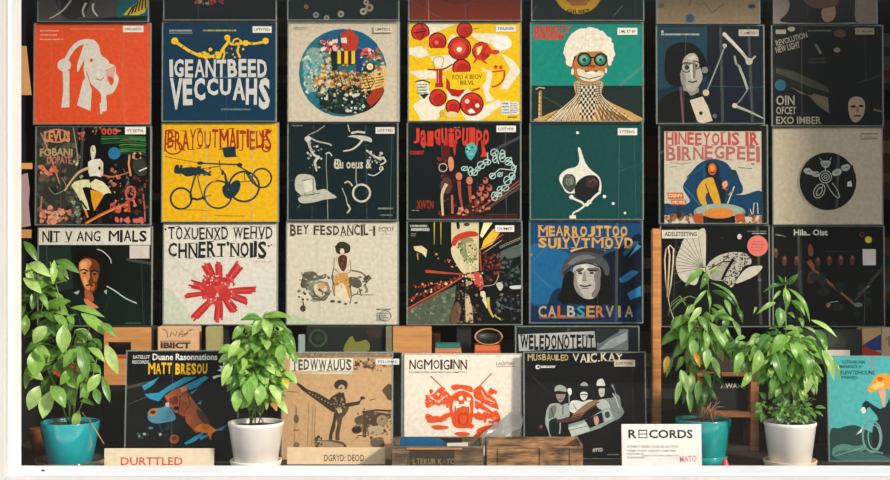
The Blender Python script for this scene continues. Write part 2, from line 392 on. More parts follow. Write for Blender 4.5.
def a14(a):   # study sheet 408..522
    pal = '#e9dfc8'
    for pts in ([(0,130),(60,120),(110,160),(60,180),(0,160)], [(30,15),(100,10),(250,0),(120,60),(90,140),(40,110)], [(210,60),(240,90),(200,140),(185,100)], [(285,60),(420,60),(460,150),(420,120),(330,95)], [(380,95),(400,60),(470,70),(485,120),(440,140),(430,170)], [(440,150),(500,190),(535,240),(470,330),(430,330),(480,230)], [(100,170),(210,160),(240,200),(180,240),(130,220)], [(0,240),(110,232),(180,270),(60,280)], [(350,220),(400,240),(380,340),(410,380),(370,390),(345,300)], [(360,400),(430,370),(450,400),(380,440),(350,470),(330,440)], [(20,400),(110,330),(180,400),(140,470),(60,476)], [(180,330),(270,310),(310,350),(230,400),(190,380)], [(250,430),(330,400),(400,440),(330,476),(270,470)]):
        
            cx_ = sum(q[0] for q in pts)/len(pts); cy_ = sum(q[1] for q in pts)/len(pts); a.p(pal, [(cx_+(q[0]-cx_)*.98, cy_+(q[1]-cy_)*.95) for q in pts])
    for (x, y, r) in ((58,55,42),(138,100,42),(266,45,36),(242,132,54),(345,145,42),(252,225,42),(140,365,40),(212,408,34),(300,395,54)):
        a.c('#45130f', x, y, r+2); a.c('#cf3a2a', x, y, r-4); a.c('#b22a22', x+r*.15, y+r*.2, r*.72)
    a.ring('#8f231b', 242, 132, 44, 3); a.c('#f2ead8', 242, 137, 13); a.c('#d9523c', 242, 132, 30); a.c('#f2ead8', 241, 137, 12)
    a.r('#edc21e', 95, 132, 190, 160); a.l('#2b1713', 5, [(25,60),(85,50)]); a.p('#e8b81c', [(0,78),(58,96),(98,70),(98,130),(10,110)])
    a.l('#7d1f18', 6, [(60,14),(80,50),(62,92)]); a.c('#e06a50', 135, 105, 10); a.l('#a35a30', 3, [(300,45),(318,38),(335,36)])
    a.b('#d43a2a', [(305,130),(330,108),(370,112),(400,150),(375,160),(350,150),(345,175),(372,200),(365,204),(330,185),(305,204),(320,170)])
    a.p('#ecd58b', [(322,128),(350,120),(340,160),(325,165)]); a.l('#a52c22', 6, [(310,200),(345,150),(375,118)]); a.c('#cf3a2a', 408, 150, 24, 11)
    a.c('#e8c9b9', 278, 382, 11); a.c('#ece0cc', 326, 402, 10); a.p('#f0e6d2', [(280,425),(300,415),(318,436),(290,440)])
    a.p('#b32a22', [(180,268),(200,300),(270,330),(240,362),(205,356),(180,320)])
    a.l('#7d231a', 7, [(92,232),(145,234),(180,226),(210,206)]); a.r('#a8312a', 134, 232, 162, 315); a.l('#d6a68a', 3, [(142,235),(142,312)]); a.r('#a8312a', 128, 296, 166, 316)
    a.l('#c2862a', 3, [(128,230),(118,190),(140,172),(168,180),(156,226)], True)
    a.p('#ddd9cd', [(36,290),(95,288),(104,358),(54,366),(44,320)]); a.micro('#223532', 44, 296, 96, 350, 4, 3); a.l('#2a1b15', 6, [(35,290),(72,282),(104,296)]); a.p('#27322e',[(54,350),(100,345),(76,372)])
    a.p('#edc31f', [(196,246),(372,240),(366,290),(336,318),(240,328),(198,322)]); a.l('#c9a116', 2, [(196,246),(198,322),(240,328)])
    a.t('#3d2c14', 'ROO A BEOV', 208, 256, 348, 278, .01, rot=-.03); a.t('#3d2c14', 'BILVL', 246, 284, 312, 304, .02)
    a.l('#b02a20', 8, [(300,332),(338,320)]); a.l('#b63022', 7, [(394,314),(425,305),(450,275),(454,236)], True); a.l('#b63022', 6, [(396,244),(454,236)]); a.c('#cf3a2a', 413, 220, 9); a.c('#cf3a2a', 437, 222, 9)
    a.b('#f4eee2', [(400,85),(440,72),(482,92),(484,125),(450,140),(410,130)]); a.l('#bdb3a0', 2, [(430,115),(450,112),(456,120)])
    a.p('#dfe0d6', [(442,382),(480,380),(478,446),(438,446)]); a.p('#dfe0d6', [(482,384),(520,384),(520,444),(482,444)])
    a.micro('#2c4a5c', 444, 386, 478, 444, 4, 5); a.micro('#2c4a5c', 484, 388, 518, 440, 5, 6); a.micro('#2c4a5c', 470, 450, 512, 464, 1, 6)
    a.l('#c5932a', 2, [(20,180),(40,190),(62,178)]); a.c('#c7a23f', 160, 440, 12, 18); a.c('#e0c98f', 205, 445, 30, 15)
def a15(a):
    a.r('#27322f', 38, 316, 460, 450)
    a.b('#252f2c', [(60,320),(160,317),(260,322),(400,318),(400,330),(100,330)])
    for i in range(5):
        pass
    a.t('#c8402c', 'BERETY', 52, 94, 190, 120, .07); a.t('#c8402c', 'DRIEIM', 54, 120, 164, 146, .07); a.r('#c8402c', 52, 94, 60, 146)
    # lamp
    a.l('#c9b389', 4, [(58,330),(72,322),(92,326)]); a.l('#b8844a', 10, [(75,335),(76,440)]); a.l('#e0cfa0', 4, [(72,345),(70,440)])
    for i in range(6): a.l('#2a2620', 2, [(66,350+i*15),(86,356+i*15)])
    # shoulders, neck
    a.b('#c39a5c', [(70,448),(95,425),(140,405),(185,385),(205,350),(205,300),(303,300),(300,350),(330,375),(380,400),(420,420),(432,448)])
    a.r('#c39a5c', 72, 438, 432, 449)
    rr = random.Random(3)
    for i in range(34):
        t = i/33; a.l('#e6dcc0' if i%2 else '#5a452c', 2.4, [(206+t*94, 302),(206+t*94+rr.uniform(-2,2), 350),(150+t*200, 400),(92+t*325, 447)], True)
    for i in range(9): a.l('#2c3230', 2.2, [(208,308+i*9),(252,314+i*9),(300,308+i*9)], True)
    for i in range(7): a.l('#3a352c', 2, [(190-i*14, 388+i*7),(205-i*10,447)]); a.l('#3a352c', 2, [(312+i*15, 378+i*8),(300+i*14,447)])
    for i in range(7):
        for j in range(11): a.r('#22282a' if (i+j)%2 else '#e3dac2', 226+i*8-j*.6, 318+j*11, 232+i*8-j*.6, 326+j*11)
    for i in range(12): a.l('#e3dac2', 2.2, [(110+i*9, 447),(150+i*7, 408-i*2)]); a.l('#8a5a2c', 2.2, [(300+i*10, 447),(290+i*7, 392+i*3)])
    # face
    a.b('#b9793f', [(192,215),(210,190),(260,180),(310,190),(322,220),(318,262),(300,290),(275,306),(240,306),(212,290),(194,260)])
    a.b('#dfd3b8', [(212,255),(250,262),(300,262),(308,280),(270,300),(226,292)])
    a.l('#1c2220', 5, [(240,262),(262,266),(286,262)]); a.l('#7d4426', 5, [(252,210),(262,240),(250,248)]); a.l('#b5492c', 6, [(206,252),(196,240),(202,215)])
    a.p('#8d3f26', [(262,238),(282,240),(276,250),(258,248)]); a.l('#2a2a26', 3, [(215,280),(255,292),(300,280)]); a.c('#efe6d2', 264, 268, 16, 5)
    for (x, r) in ((238,27),(298,25)):
        a.c('#151b19', x, 220, r); a.c('#2f7a68', x, 220, r-6); a.c('#7fae9a', x-3, 217, r-13); a.c('#1b4a44', x, 221, r-19)
    a.l('#151b19', 9, [(205,205),(194,225)]); a.l('#151b19', 7, [(318,205),(328,222)]); a.l('#151b19', 6, [(262,212),(275,212)])
    a.c('#ead9c0', 194, 265, 5, 12); a.c('#ead9c0', 318, 260, 4, 10)
    pts = []
    for i in range(46):
        t = math.pi*(1.0+.20) - (math.pi*1.4)*i/45
        r = 92+rr.uniform(-3.5, 3.5); pts.append((256+r*1.02*math.cos(t), 192-r*.98*math.sin(t)))
    a.p('#e8dfcb', pts+[(326,240),(322,205),(300,188),(256,190),(222,192),(200,210),(190,245)])
    a.blobs(['#f2ecdc','#dcd2bd','#e3d9c4'], 175, 110, 335, 190, 70, 8, 5, lambda x, y: (x-256)**2+(y-192)**2 < 84**2 and y < 192)
def a16(a):
    a.p('#12222a', [(250,92),(460,92),(460,458),(250,458)]); a.p('#24404d', [(64,92),(250,92),(245,300),(64,330)])
    a.micro('#c8c4b8', 80, 120, 220, 132, 1, 2); a.c('#b9b5aa', 84, 116, 5)
    a.b('#14171a', [(92,230),(102,180),(135,158),(180,155),(215,175),(240,210),(250,260),(230,290),(180,260),(170,300),(130,320),(95,290)])
    a.b('#a9a398', [(150,235),(165,200),(195,192),(214,210),(220,240),(232,280),(222,310),(200,335),(175,335),(158,310),(148,270)])
    a.ring('#22201f', 172, 248, 18, 4); a.ring('#22201f', 208, 240, 14, 4); a.c('#3a3836', 174, 248, 9); a.c('#3a3836', 207, 242, 7); a.b('#c9c3b6', [(186,240),(196,240),(202,285),(190,288)])
    a.b('#8d877c', [(150,260),(160,262),(172,300),(168,332),(152,300)]); a.b('#77726a', [(196,222),(204,226),(206,280),(196,286)]); a.b('#5f5a54', [(165,232),(190,230),(192,236),(166,238)]); a.l('#1c1a19', 5, [(178,300),(195,304),(212,298)]); a.b('#c9c4b8', [(180,212),(200,204),(208,214),(190,222)]); a.b('#15181b', [(140,235),(150,205),(175,188),(205,190),(216,205),(200,196),(178,200),(160,222),(152,262),(146,272)]); a.b('#8b867d', [(160,318),(185,338),(215,325),(212,345),(170,352)])
    a.b('#0d1113', [(64,458),(70,380),(110,345),(155,335),(185,352),(200,458)]); a.b('#0d1113', [(205,345),(240,358),(262,400),(275,458),(250,458),(220,400)])
    a.p('#c9bda4', [(184,370),(232,356),(252,395),(268,446),(228,456),(212,448)]); a.c('#2c2a26', 225, 418, 7)
    a.l('#8f958f', 5, [(314,172),(285,245),(258,310),(244,345)]); a.c('#b2aea2', 314, 168, 8); a.c('#c9b591', 244, 342, 12); a.c('#7f8279', 240, 258, 12)
    a.l('#b8ada0', 15, [(310,122),(345,158),(375,190),(400,222)], w2=10); a.l('#d9cfc4', 5, [(308,120),(380,192)]); a.c('#b8ada0', 404, 226, 13); a.l('#b8ada0', 6, [(404,230),(428,206)])
    a.l('#8d9490', 8, [(350,205),(356,235),(372,248)]); a.l('#a9a79c', 9, [(368,248),(385,290),(398,330)]); a.l('#6f7a79', 5, [(398,330),(375,365),(355,388)])
    a.l('#a7a291', 11, [(345,388),(400,410),(458,438)], w2=5); a.c('#c4bca6', 350, 390, 9); a.c('#5d6864', 276, 428, 8); a.l('#6a4a55', 8, [(150,320),(160,458)])
    a.l('#31565f', 2, [(250,318),(458,322)])
def a17(a):
    a.b('#23261f', [(46,240),(120,255),(200,290),(262,330),(262,350),(190,345),(110,320),(46,300)])
    a.p('#44443a', [(60,250),(120,262),(250,320),(258,342),(180,318),(60,268)]); a.p('#6e6453', [(110,318),(150,345),(190,352),(200,345),(252,360),(256,418),(215,390),(180,352)])
    a.b('#131516', [(252,150),(300,130),(330,170),(340,300),(300,380),(262,420),(256,300)]); a.p('#5c5648', [(420,398),(452,408),(448,415),(418,408)])
    a.b('#5a4436', [(275,118),(292,108),(312,112),(320,128),(305,138),(280,132)]); a.c('#8a8070', 286, 184, 12, 9); a.p('#6f675a', [(202,162),(212,162),(232,195),(222,200)]); a.micro('#4a4c48', 180, 210, 245, 236, 2, 4)
    g = '#9d9687'
    a.t(g, 'REVOLUTION', 58, 132, 178, 154, .03, rot=-.28); a.t(g, 'NEW LIGHT', 58, 162, 150, 186, .03, rot=-.24); a.r(g, 60, 108, 98, 124); a.c(g, 118, 106, 14, 9); a.micro('#7d7668', 180, 106, 265, 118, 1, 6)
    a.t(g, 'OIN', 60, 352, 128, 388, .03); a.t(g, 'OFCET', 60, 394, 134, 422, .03); a.t(g, 'EXO IMBER', 60, 430, 226, 458, .03)
    a.b('#17120f', [(300,380),(310,340),(350,320),(392,340),(402,390),(390,440),(360,455),(320,450),(305,420)])
    a.b('#a78e79', [(328,375),(345,358),(375,360),(388,385),(382,425),(360,450),(340,445),(328,415)]); a.c('#2a1d19', 345, 393, 10, 5); a.c('#2a1d19', 374, 391, 9, 5); a.p('#8a6a58', [(356,395),(364,395),(366,415),(354,415)]); a.l('#63211d', 6, [(346,428),(372,427)])
W1 = [(33,22.5,151,124.6),(161.4,21.2,276.8,121.8),(287.4,21,400,122.2),(407.6,21.5,521.8,121.6),(530,21.5,644,122),(656,24.4,765,124),(771.4,24.4,884,126.4)]
C1 = [(0,0,3.694),(150,0,3.693),(280,0,3.692),(408,20,4.702),(520,0,3.693),(640,0,3.693),(760,0,3.692)]
sleeve('red-orange record sleeve printed with a pale figure bending over', W1[0], YW, C1[0], a11, '#dc5532', (452,94,528,118), 'LINUADO', edge='#c8482a')
sleeve('navy sleeve with block letters IGEANTBEED under tangled yellow figures', W1[1], YW, C1[1], a12, '#16394f', (378,96,448,120), 'LPTITED')
sleeve('cream sleeve with one large round painted collage in the middle', W1[2], YW, C1[2], a13, '#c8bca6', (346,96,416,120), 'LIMITED.L', scol='#cfc5b2')
sleeve('yellow sleeve painted with red discs and cream splashes', W1[3], YW, C1[3], a14, '#e9be16', (412,24,508,54), 'TRIUNER')
sleeve('teal sleeve with a white-haired figure wearing round goggles', W1[4], YW, C1[4], a15, '#0e8778', (360,102,434,128), 'LIML RT-BP', scol='#efe8dc')
sleeve('dark blue sleeve with a man in round glasses beside bent metal rods', W1[5], YW, C1[5], a16, '#17303b', (366,108,440,132), 'C.LIMITED', scol='#b9b2a2')
sleeve('black sleeve reading OIN OFCET above a pale face at lower right', W1[6], YW, C1[6], a17, '#1a1e1e', (354,102,424,126), 'IT UNUARI', scol='#a89c8a', dots=((76,314,21,'#20576e','blue round sticker'),))
# ---- row 2
def a21(a):   # study sheet 36..152 x 124..226, s 4.71
    rr = random.Random(5)
    a.p('#3a3b35', [(0,0),(195,0),(200,480),(0,480)])
    a.blobs(['#595448','#2b2f2b','#6a5c4c','#444a42'], 5, 10, 200, 470, 60, 26, 3)
    for (t, x0, y0, x1, y1, c) in (('LEVUS', 35,28,158,82,'#d9906b'),('FOBANI',16,112,170,150,'#b59a72'),('DOPATE',50,150,165,185,'#b4736a')): a.t(c, t, x0, y0, x1, y1, .06, arch_warp(.1))
    a.ring('#c98463', 95, 55, 58, 6, 30); a.l('#b98a68', 6, [(20,40),(50,110),(80,190),(110,280)], True); a.blobs(['#c9674e','#d78868'], 8, 195, 95, 238, 14, 16, 4); a.l('#9a9480', 5, [(172,10),(190,120),(196,190)]); a.blobs(['#c9c0a0','#8f967f'], 168, 170, 196, 210, 6, 9, 7)
    a.blobs(['#d88f6f','#c2765a','#e0a184'], 20, 395, 165, 465, 40, 18, 5); a.blobs(['#69715f','#939a85','#434c42'], 168, 240, 215, 470, 30, 11, 6); a.l('#c57b5d', 6, [(28,340),(22,400),(40,410)])
    a.l('#8a8675', 4, [(60,300),(90,330),(140,300),(120,250)], True)
    a.b('#15161a', [(200,20),(280,10),(300,60),(250,110),(205,100)]); a.blobs(['#c05a4c','#7e2c26'], 196, 40, 226, 72, 9, 11, 8)
    for i, e in enumerate((345, 362, 385)): a.c('#c0553a', 318+i*26, 34, 12, 16); a.c('#2c1512', 318+i*26, 36, 5, 7)
    a.blobs(['#a86842'], 265, 12, 305, 50, 7, 9, 9); a.micro('#b98f6e', 372, 22, 400, 42, 1, 3)
    for i in range(9): a.l(('#2f6a37','#4f8a4c','#28552f')[i%3], 5, [(305+(i>3)*85, 60+i*10),(420,56+i*10),(515,62+i*10)], True)
    a.blobs(['#2c2220','#3f2b26','#1c2a24','#4e3a2a','#0f1214'], 205, 60, 520, 465, 80, 16, 61)
    for i in range(7): a.l(('#2f6a37','#4f8a4c')[i%2], 4, [(395,66+i*11),(450,62+i*11),(515,68+i*11)], True)
    a.blobs(['#b5604a','#c98a68','#5a7a6a'], 340, 250, 440, 400, 24, 7, 62)
    # figure
    a.c('#101114', 290, 125, 26, 34); a.b('#d6d0b8', [(256,112),(268,100),(278,108),(280,135),(274,160),(262,165),(257,140)]); a.l('#26211f', 3, [(262,108),(268,130)])
    a.p('#ddd8c8', [(244,180),(262,166),(300,164),(316,182),(316,235),(302,256),(256,256),(246,225)]); a.p('#c9c2ae', [(296,170),(316,184),(316,235),(302,256),(298,215)]); a.c('#3a2b22', 298, 208, 6, 9)
    a.l('#c9a47a', 13, [(248,206),(205,225),(170,262),(135,315)], w2=8, smooth=True); a.l('#b5703f', 8, [(312,240),(360,248),(410,236),(440,225)], smooth=True, w2=5)
    a.b('#25242a', [(248,250),(285,245),(318,262),(300,300),(262,300),(246,275)])
    a.p('#dcd6a8', [(250,262),(215,262),(180,272),(166,290),(190,325),(208,360),(228,406),(252,404),(242,365),(228,330),(218,300),(236,296),(256,300)])
    a.p('#dcd6a8', [(280,258),(315,272),(342,300),(358,332),(322,340),(300,318),(262,304),(252,280)]); a.p('#e0982c', [(255,310),(300,318),(320,335),(275,410),(262,360)])
    a.b('#0f1013', [(320,335),(358,330),(352,395),(322,400),(308,398)]); a.l('#d98f35', 9, [(232,405),(245,440)]); a.l('#14120f', 9, [(210,360),(240,400)])
    a.l('#c9622f', 12, [(232,470),(300,430),(370,398),(440,370)], True); a.l('#e0a848', 4, [(240,466),(320,425),(400,385)])
    a.blobs(['#c4553f','#a63f36','#d07a55'], 350, 380, 440, 410, 20, 13, 11); a.blobs(['#c86a60'], 376, 442, 505, 464, 26, 12, 12)
    a.ring('#b9604f', 445, 325, 22, 10, 30); a.blobs(['#b5503e','#d0745c'], 420, 300, 470, 400, 16, 11, 13)
    a.blobs(['#9a6a4a','#3d2a22','#bf7e58'], 350, 215, 390, 290, 16, 11, 14)
    a.b('#3b3d38', [(455,180),(480,150),(510,170),(520,230),(490,245),(460,220)]); a.l('#d9d3c0', 6, [(484,222),(522,206)]); a.l('#d59060', 9, [(440,145),(436,190),(446,245)]); a.blobs(['#d59a6a'], 445, 140, 490, 165, 9, 10, 15); a.c('#17120f', 478, 150, 14)
    a.l('#b5694c', 6, [(505,330),(512,400),(514,460)]); a.blobs(['#7a4a3a','#4a322a'], 480, 240, 525, 420, 22, 10, 16); a.l('#6a5a4a', 4, [(410,210),(436,260),(420,300)])
def a22(a):
    v = '#9b3222'
    rr = random.Random(2)
    a.ring(v, 92, 130, 34, 6, 26); a.l(v, 7, [(62,60),(60,100),(58,145)]); a.l(v, 5, [(62,62),(92,60),(100,82),(66,98)], True)
    a.ring(v, 464, 122, 18, 6, 24); a.l(v, 6, [(436,62),(450,90),(474,70),(486,60)], True)
    a.tl(v, 'BRAYOUTMAITIELIS', 66, 56, 486, 138, .02, 5, .10, 4)
    k = '#24363c'
    for (x, y, r, w) in ((124,334,42,8),(272,318,55,7),(376,286,60,8),(447,252,38,7)): a.ring(k, x, y, r, w)
    a.b(k, [(98,205),(112,198),(120,212),(160,208),(205,214),(245,238),(235,243),(205,236),(150,246),(128,236),(98,232)])
    a.l(k, 7, [(192,210),(178,250),(164,300),(160,330)]); a.blobs([k], 98, 200, 240, 242, 24, 8, 3); a.l(k, 4, [(188,240),(200,290),(215,340)]); a.l(k, 9, [(160,332),(190,338),(215,330)]); a.l(k, 3, [(215,330),(245,320)])
    a.l(k, 6, [(205,192),(280,196),(355,198)]); a.c(k, 200, 192, 13, 7); a.l('#4c4a2a', 2, [(60,165),(130,180),(200,192)]); a.l(k, 4, [(277,180),(280,215),(300,235),(320,300)]); a.l(k, 3, [(205,215),(275,205)])
    a.c(k, 358, 200, 11, 9); a.c(k, 290, 230, 6, 10); a.l(k, 5, [(355,205),(390,225),(430,285)]); a.l(k, 8, [(385,230),(410,270),(440,292)]); a.l(k, 3, [(352,268),(404,264)]); a.l(k, 3, [(376,226),(380,262)])
    a.b(k, [(296,235),(310,260),(318,280),(312,300),(330,318),(318,335),(296,322),(288,290),(300,275)]); a.b(k, [(330,268),(350,260),(362,275),(355,305),(332,330),(315,318),(318,285)])
    a.p(k, [(288,130),(340,124),(344,162),(354,166),(300,170),(294,162)]); a.l('#c79612', 6, [(230,290),(272,250),(285,240)])
    a.l('#b5820f', 3, [(120,378),(240,382)]); a.l('#b5820f', 3, [(260,402),(380,404)])
def a23(a):
    g = '#c2beb0'
    a.micro('#8d948c', 46, 38, 90, 46, 1, 1)
    a.l('#8a928a', 4, [(178,42),(150,62),(112,80)]); a.b(g, [(98,92),(112,82),(124,92),(118,106),(104,106)]); a.l(g, 9, [(110,98),(118,125),(132,155),(150,168)], True); a.l('#a5a89e', 6, [(122,92),(150,105),(198,116),(204,124)], True)
    a.l(g, 12, [(158,165),(140,185),(142,205),(146,224)], True, 6); a.blobs([g,'#8f958d'], 110, 100, 165, 215, 22, 7, 3); a.l('#8a928a', 3, [(186,150),(184,200),(188,270),(192,420)]); a.l(g, 5, [(182,156),(196,150),(208,164)], True)
    a.l(g, 4, [(270,36),(278,66)]); a.l(g, 8, [(284,72),(310,66),(340,70)]); a.b(g, [(270,85),(300,80),(340,84),(364,92),(366,108),(350,104),(325,100),(300,90)])
    a.l(g, 9, [(330,98),(312,120),(285,138),(252,144)], True, 5); a.l(g, 7, [(345,140),(370,160),(405,180)], True); a.l(g, 6, [(380,168),(410,172),(422,186),(400,200)], True); a.blobs([g,'#8f958d'], 350, 140, 415, 190, 18, 7, 4)
    a.l(g, 4, [(352,236),(375,242),(402,226),(410,210)], True); a.ring(g, 405, 214, 7, 4)
    a.t(g, 'Bu oeus &', 218, 176, 366, 214, .03); a.ring(g, 230, 196, 13, 4, 18)
    a.b('#b5b3a2', [(60,262),(72,240),(100,236),(132,246),(142,272),(146,300),(178,296),(200,310),(226,330),(180,338),(130,350),(86,352),(72,335),(84,322),(62,300)])
    a.l('#55605a', 3, [(88,262),(132,254),(136,318),(100,326),(96,262)]); a.l('#55605a', 3, [(66,322),(110,320),(160,312)]); a.p('#d0ccba', [(92,266),(128,258),(130,300),(98,310)])
    a.ring(g, 326, 312, 34, 8); a.l('#9aa098', 4, [(304,200),(304,260),(310,286)]); a.l(g, 5, [(258,272),(274,266),(290,284)], True); a.l('#9aa098', 4, [(248,292),(264,330),(270,360)]); a.l(g, 6, [(270,356),(280,376),(268,392)], True)
    a.micro('#a5a598', 392, 368, 452, 380, 1, 8); a.micro('#7f8880', 400, 396, 450, 406, 1, 9); a.l('#7f8880', 2, [(70,372),(80,358)])
def a24(a):
    v = '#cc3d2e'
    a.tl(v, 'Jalquipulpo', 52, 52, 358, 124, .05, 8, .16)
    for x, h in ((150,118),(182,196),(218,160),(332,165)): a.p('#b0342a', [(x-9,100),(x+9,100),(x+3,h),(x-2,h)])
    a.p(v, [(322,168),(336,120),(350,166)]); a.t('#c23a2c', 'COOROT', 38, 142, 96, 158, .05); a.p('#5a221e', [(165,122),(198,122),(200,180),(168,180)])
    a.b('#4fa39e', [(262,130),(280,110),(302,118),(308,140),(285,180),(266,160)]); a.blobs(['#1d4c50','#8ccac0'], 268, 120, 300, 160, 16, 6, 3)
    sk = '#b9614a'
    a.blobs(['#4a1f1c','#6d2d26','#2b1a1a'], 150, 170, 225, 400, 26, 12, 31); a.b('#2a1716', [(188,172),(205,160),(220,180),(222,230),(200,240),(180,220)]); a.b('#c98a68', [(192,180),(204,166),(214,182),(214,212),(200,224)]); a.ring('#b9a99c', 172, 210, 16, 4)
    a.b('#5b3a35', [(160,280),(180,250),(205,262),(200,310),(172,312)]); a.l('#c9b48f', 14, [(186,275),(168,320),(172,402)], True, 8); a.l('#b5634c', 9, [(208,320),(210,395)])
    for (x, y) in ((236,245),(278,262)): a.c('#c47c62', x, y, 13, 16); a.l('#a4493a', 15, [(x,y+20),(x+4,y+75),(x+14,y+130)], True, 6)
    for (x, y) in ((342,262),(326,290),(358,292),(318,312),(344,318)): a.c('#b9614f', x, y, 11, 13); a.c('#31201f', x-2, y-6, 7, 5)
    a.l('#a53a32', 6, [(300,395),(350,352),(430,298),(478,262)], True); a.l('#5a3d38', 10, [(330,386),(400,340),(480,290)]); a.l('#80857d', 3, [(380,345),(480,275)])
    a.b('#3a2926', [(222,395),(300,340),(330,345),(300,400),(240,410)]); a.blobs(['#7a2a25','#b9614a','#d08b70'], 225, 370, 275, 400, 12, 9, 4); a.blobs(['#8b3a31','#c6765c'], 290, 320, 360, 385, 22, 9, 5)
    w = '#a9c3bd'
    for i, (x, y) in enumerate(((312,215),(298,230),(325,200),(282,225),(258,214),(348,188),(380,176),(410,170),(436,192),(455,212),(448,245),(430,262),(400,238),(370,244),(378,150),(410,156),(435,178),(420,292),(398,300),(378,325),(392,318))):
        a.ring(w, x, y, 9+i%3*3, 4, 8+i%4*3); a.l(w, 4, [(x-10,y+8),(x+12,y-10)])
    a.l(w, 5, [(350,150),(352,200)]); a.l(w, 5, [(380,150),(395,195)]); a.l(w, 6, [(432,180),(462,215),(440,270)], True); a.l(w, 4, [(358,250),(400,215),(450,220)])
    a.t('#8e3a31', 'XWTN', 66, 342, 134, 376, .04); a.micro('#9b8d82', 48, 378, 76, 386, 1, 2); a.micro('#5d4a44', 350, 394, 470, 402, 1, 5); a.r('#541d1d', 160, 402, 470, 412); a.micro('#9b8d82', 216, 46, 240, 54, 1, 2); a.c('#3d8a87', 96, 128, 4)
def a25(a):
    g = '#ddd9ca'
    a.c(g, 231, 70, 6)
    a.b(g, [(232,135),(240,130),(248,150),(262,190),(285,220),(315,245),(326,275),(322,310),(308,290),(290,300),(240,310),(190,312),(170,285),(158,262),(162,238),(190,216),(225,206),(238,180)])
    a.b('#4b4f49', [(170,262),(180,240),(205,236),(222,252),(222,285),(205,308),(185,300),(172,280)]); a.c('#77796e', 200, 262, 18, 22); a.ring('#2c3330', 205, 262, 14, 3, 20); a.ring('#3a403b', 196, 270, 22, 3)
    a.b('#252725', [(218,300),(230,268),(262,244),(300,242),(318,265),(314,300),(292,325),(262,345),(232,335)]); a.b('#3a3230', [(270,250),(300,250),(312,272),(290,290),(262,280)]); a.l('#8b5a48', 3, [(275,268),(296,258),(308,268)])
    a.l(g, 10, [(322,308),(300,325),(282,345),(268,358)], True, 7); a.l(g, 9, [(202,324),(222,338),(248,350),(256,364),(236,380),(214,392),(210,406)], True, 6); a.c(g, 206, 328, 9); a.c(g, 278, 348, 9); a.c(g, 268, 358, 8); a.p(g, [(198,402),(222,400),(224,414),(198,414)])
    for p in ((338,326,7),(373,354,6),(420,392,5)): a.c(g, *p)
def a26(a):
    a.r('#c4b9a4', 98, 64, 488, 436)
    v = '#b5524e'
    a.tl(v, 'HINEEYOLIS', 102, 68, 402, 120, .05, 4, .05, 4); a.tl(v, 'IR', 422, 68, 480, 122, .06, 4, .05, 4); a.tl('#ab6560', 'BIRNEGPEEI', 102, 122, 482, 190, .04, 6, .08, 3, bot=lambda u: .18*math.sin(3.14*u))
    a.l('#55595a', 2, [(120,190),(170,196),(205,190)]); a.l('#55595a', 2, [(120,208),(150,206)]); a.l('#55595a', 3, [(395,210),(450,214)]); a.c('#55595a', 452, 196, 8, 3)
    b = '#17405c'
    a.b(b, [(98,355),(150,360),(200,345),(172,290),(200,240),(225,205),(260,182),(300,176),(345,190),(372,222),(385,222),(400,260),(412,290),(408,312),(385,318),(420,318),(487,306),(487,400),(98,400)])
    a.l('#3f6f8e', 4, [(180,290),(215,330),(240,362)]); a.l('#265878', 4, [(200,240),(230,225),(260,200)]); a.c('#2e3433', 375, 230, 12); a.l('#2a3434', 5, [(188,250),(215,222)])
    a.blobs(['#a55a3a','#c98a4a','#8a6a4a','#5a4a44'], 98, 395, 487, 436, 70, 14, 3)
    a.b('#1d2733', [(262,215),(275,190),(300,190),(318,215),(322,250),(345,300),(330,362),(300,345),(275,250)])
    a.c('#c0612f', 290, 216, 17, 24); a.c('#e0933c', 290, 212, 9, 12); a.l('#2a1812', 4, [(282,230),(300,230)])
    a.b('#cf9b33', [(262,255),(240,275),(228,305),(236,340),(250,362),(268,360),(262,330),(272,310),(290,340),(300,362),(322,360),(318,320),(300,270),(290,250)])
    a.l('#3a2a20', 4, [(262,275),(275,310),(285,345)]); a.l('#3a2a20', 3, [(298,262),(315,310),(326,355)]); a.b('#d99a62', [(328,275),(345,262),(352,278),(340,292)]); a.l('#c4632f', 5, [(330,290),(350,300)])
    a.l('#d9cfb8', 4, [(378,285),(362,325),(350,355)]); a.l('#c98a3a', 5, [(375,300),(355,320)])
    a.c('#7d8a82', 318, 388, 104, 34); a.c('#96a596', 318, 382, 96, 26); a.c('#cf7f3c', 316, 392, 60, 22); a.c('#a8a04c', 312, 384, 30, 8); a.r('#1c1f22', 252, 404, 380, 436); a.c('#cf7f3c', 316, 396, 60, 18)
    a.p('#b0522f', [(215,398),(250,392),(254,428),(220,432)]); a.p('#b0522f', [(380,398),(418,392),(420,424),(388,430)])
    a.p('#c2653b', [(110,310),(172,310),(176,334),(114,336)]); a.t('#e6c49a', 'OSNV', 114, 315, 170, 330, .05); a.p('#b35a36', [(126,338),(186,338),(186,360),(128,360)]); a.t('#e6c49a', 'MORE', 130, 342, 182, 356, .05)
    a.l('#3a2c22', 5, [(154,362),(156,410)]); a.c('#3a2c22', 156, 400, 10, 14); a.l('#d3c9b4', 3, [(452,395),(456,352),(470,352),(472,395)]); a.l('#d3c9b4', 3, [(440,375),(448,398)])
    for (x0, y0, x1, y1) in ((78,40,98,438),(488,40,510,438),(78,40,510,64)): a.r('#1e211f', x0, y0, x1, y1)
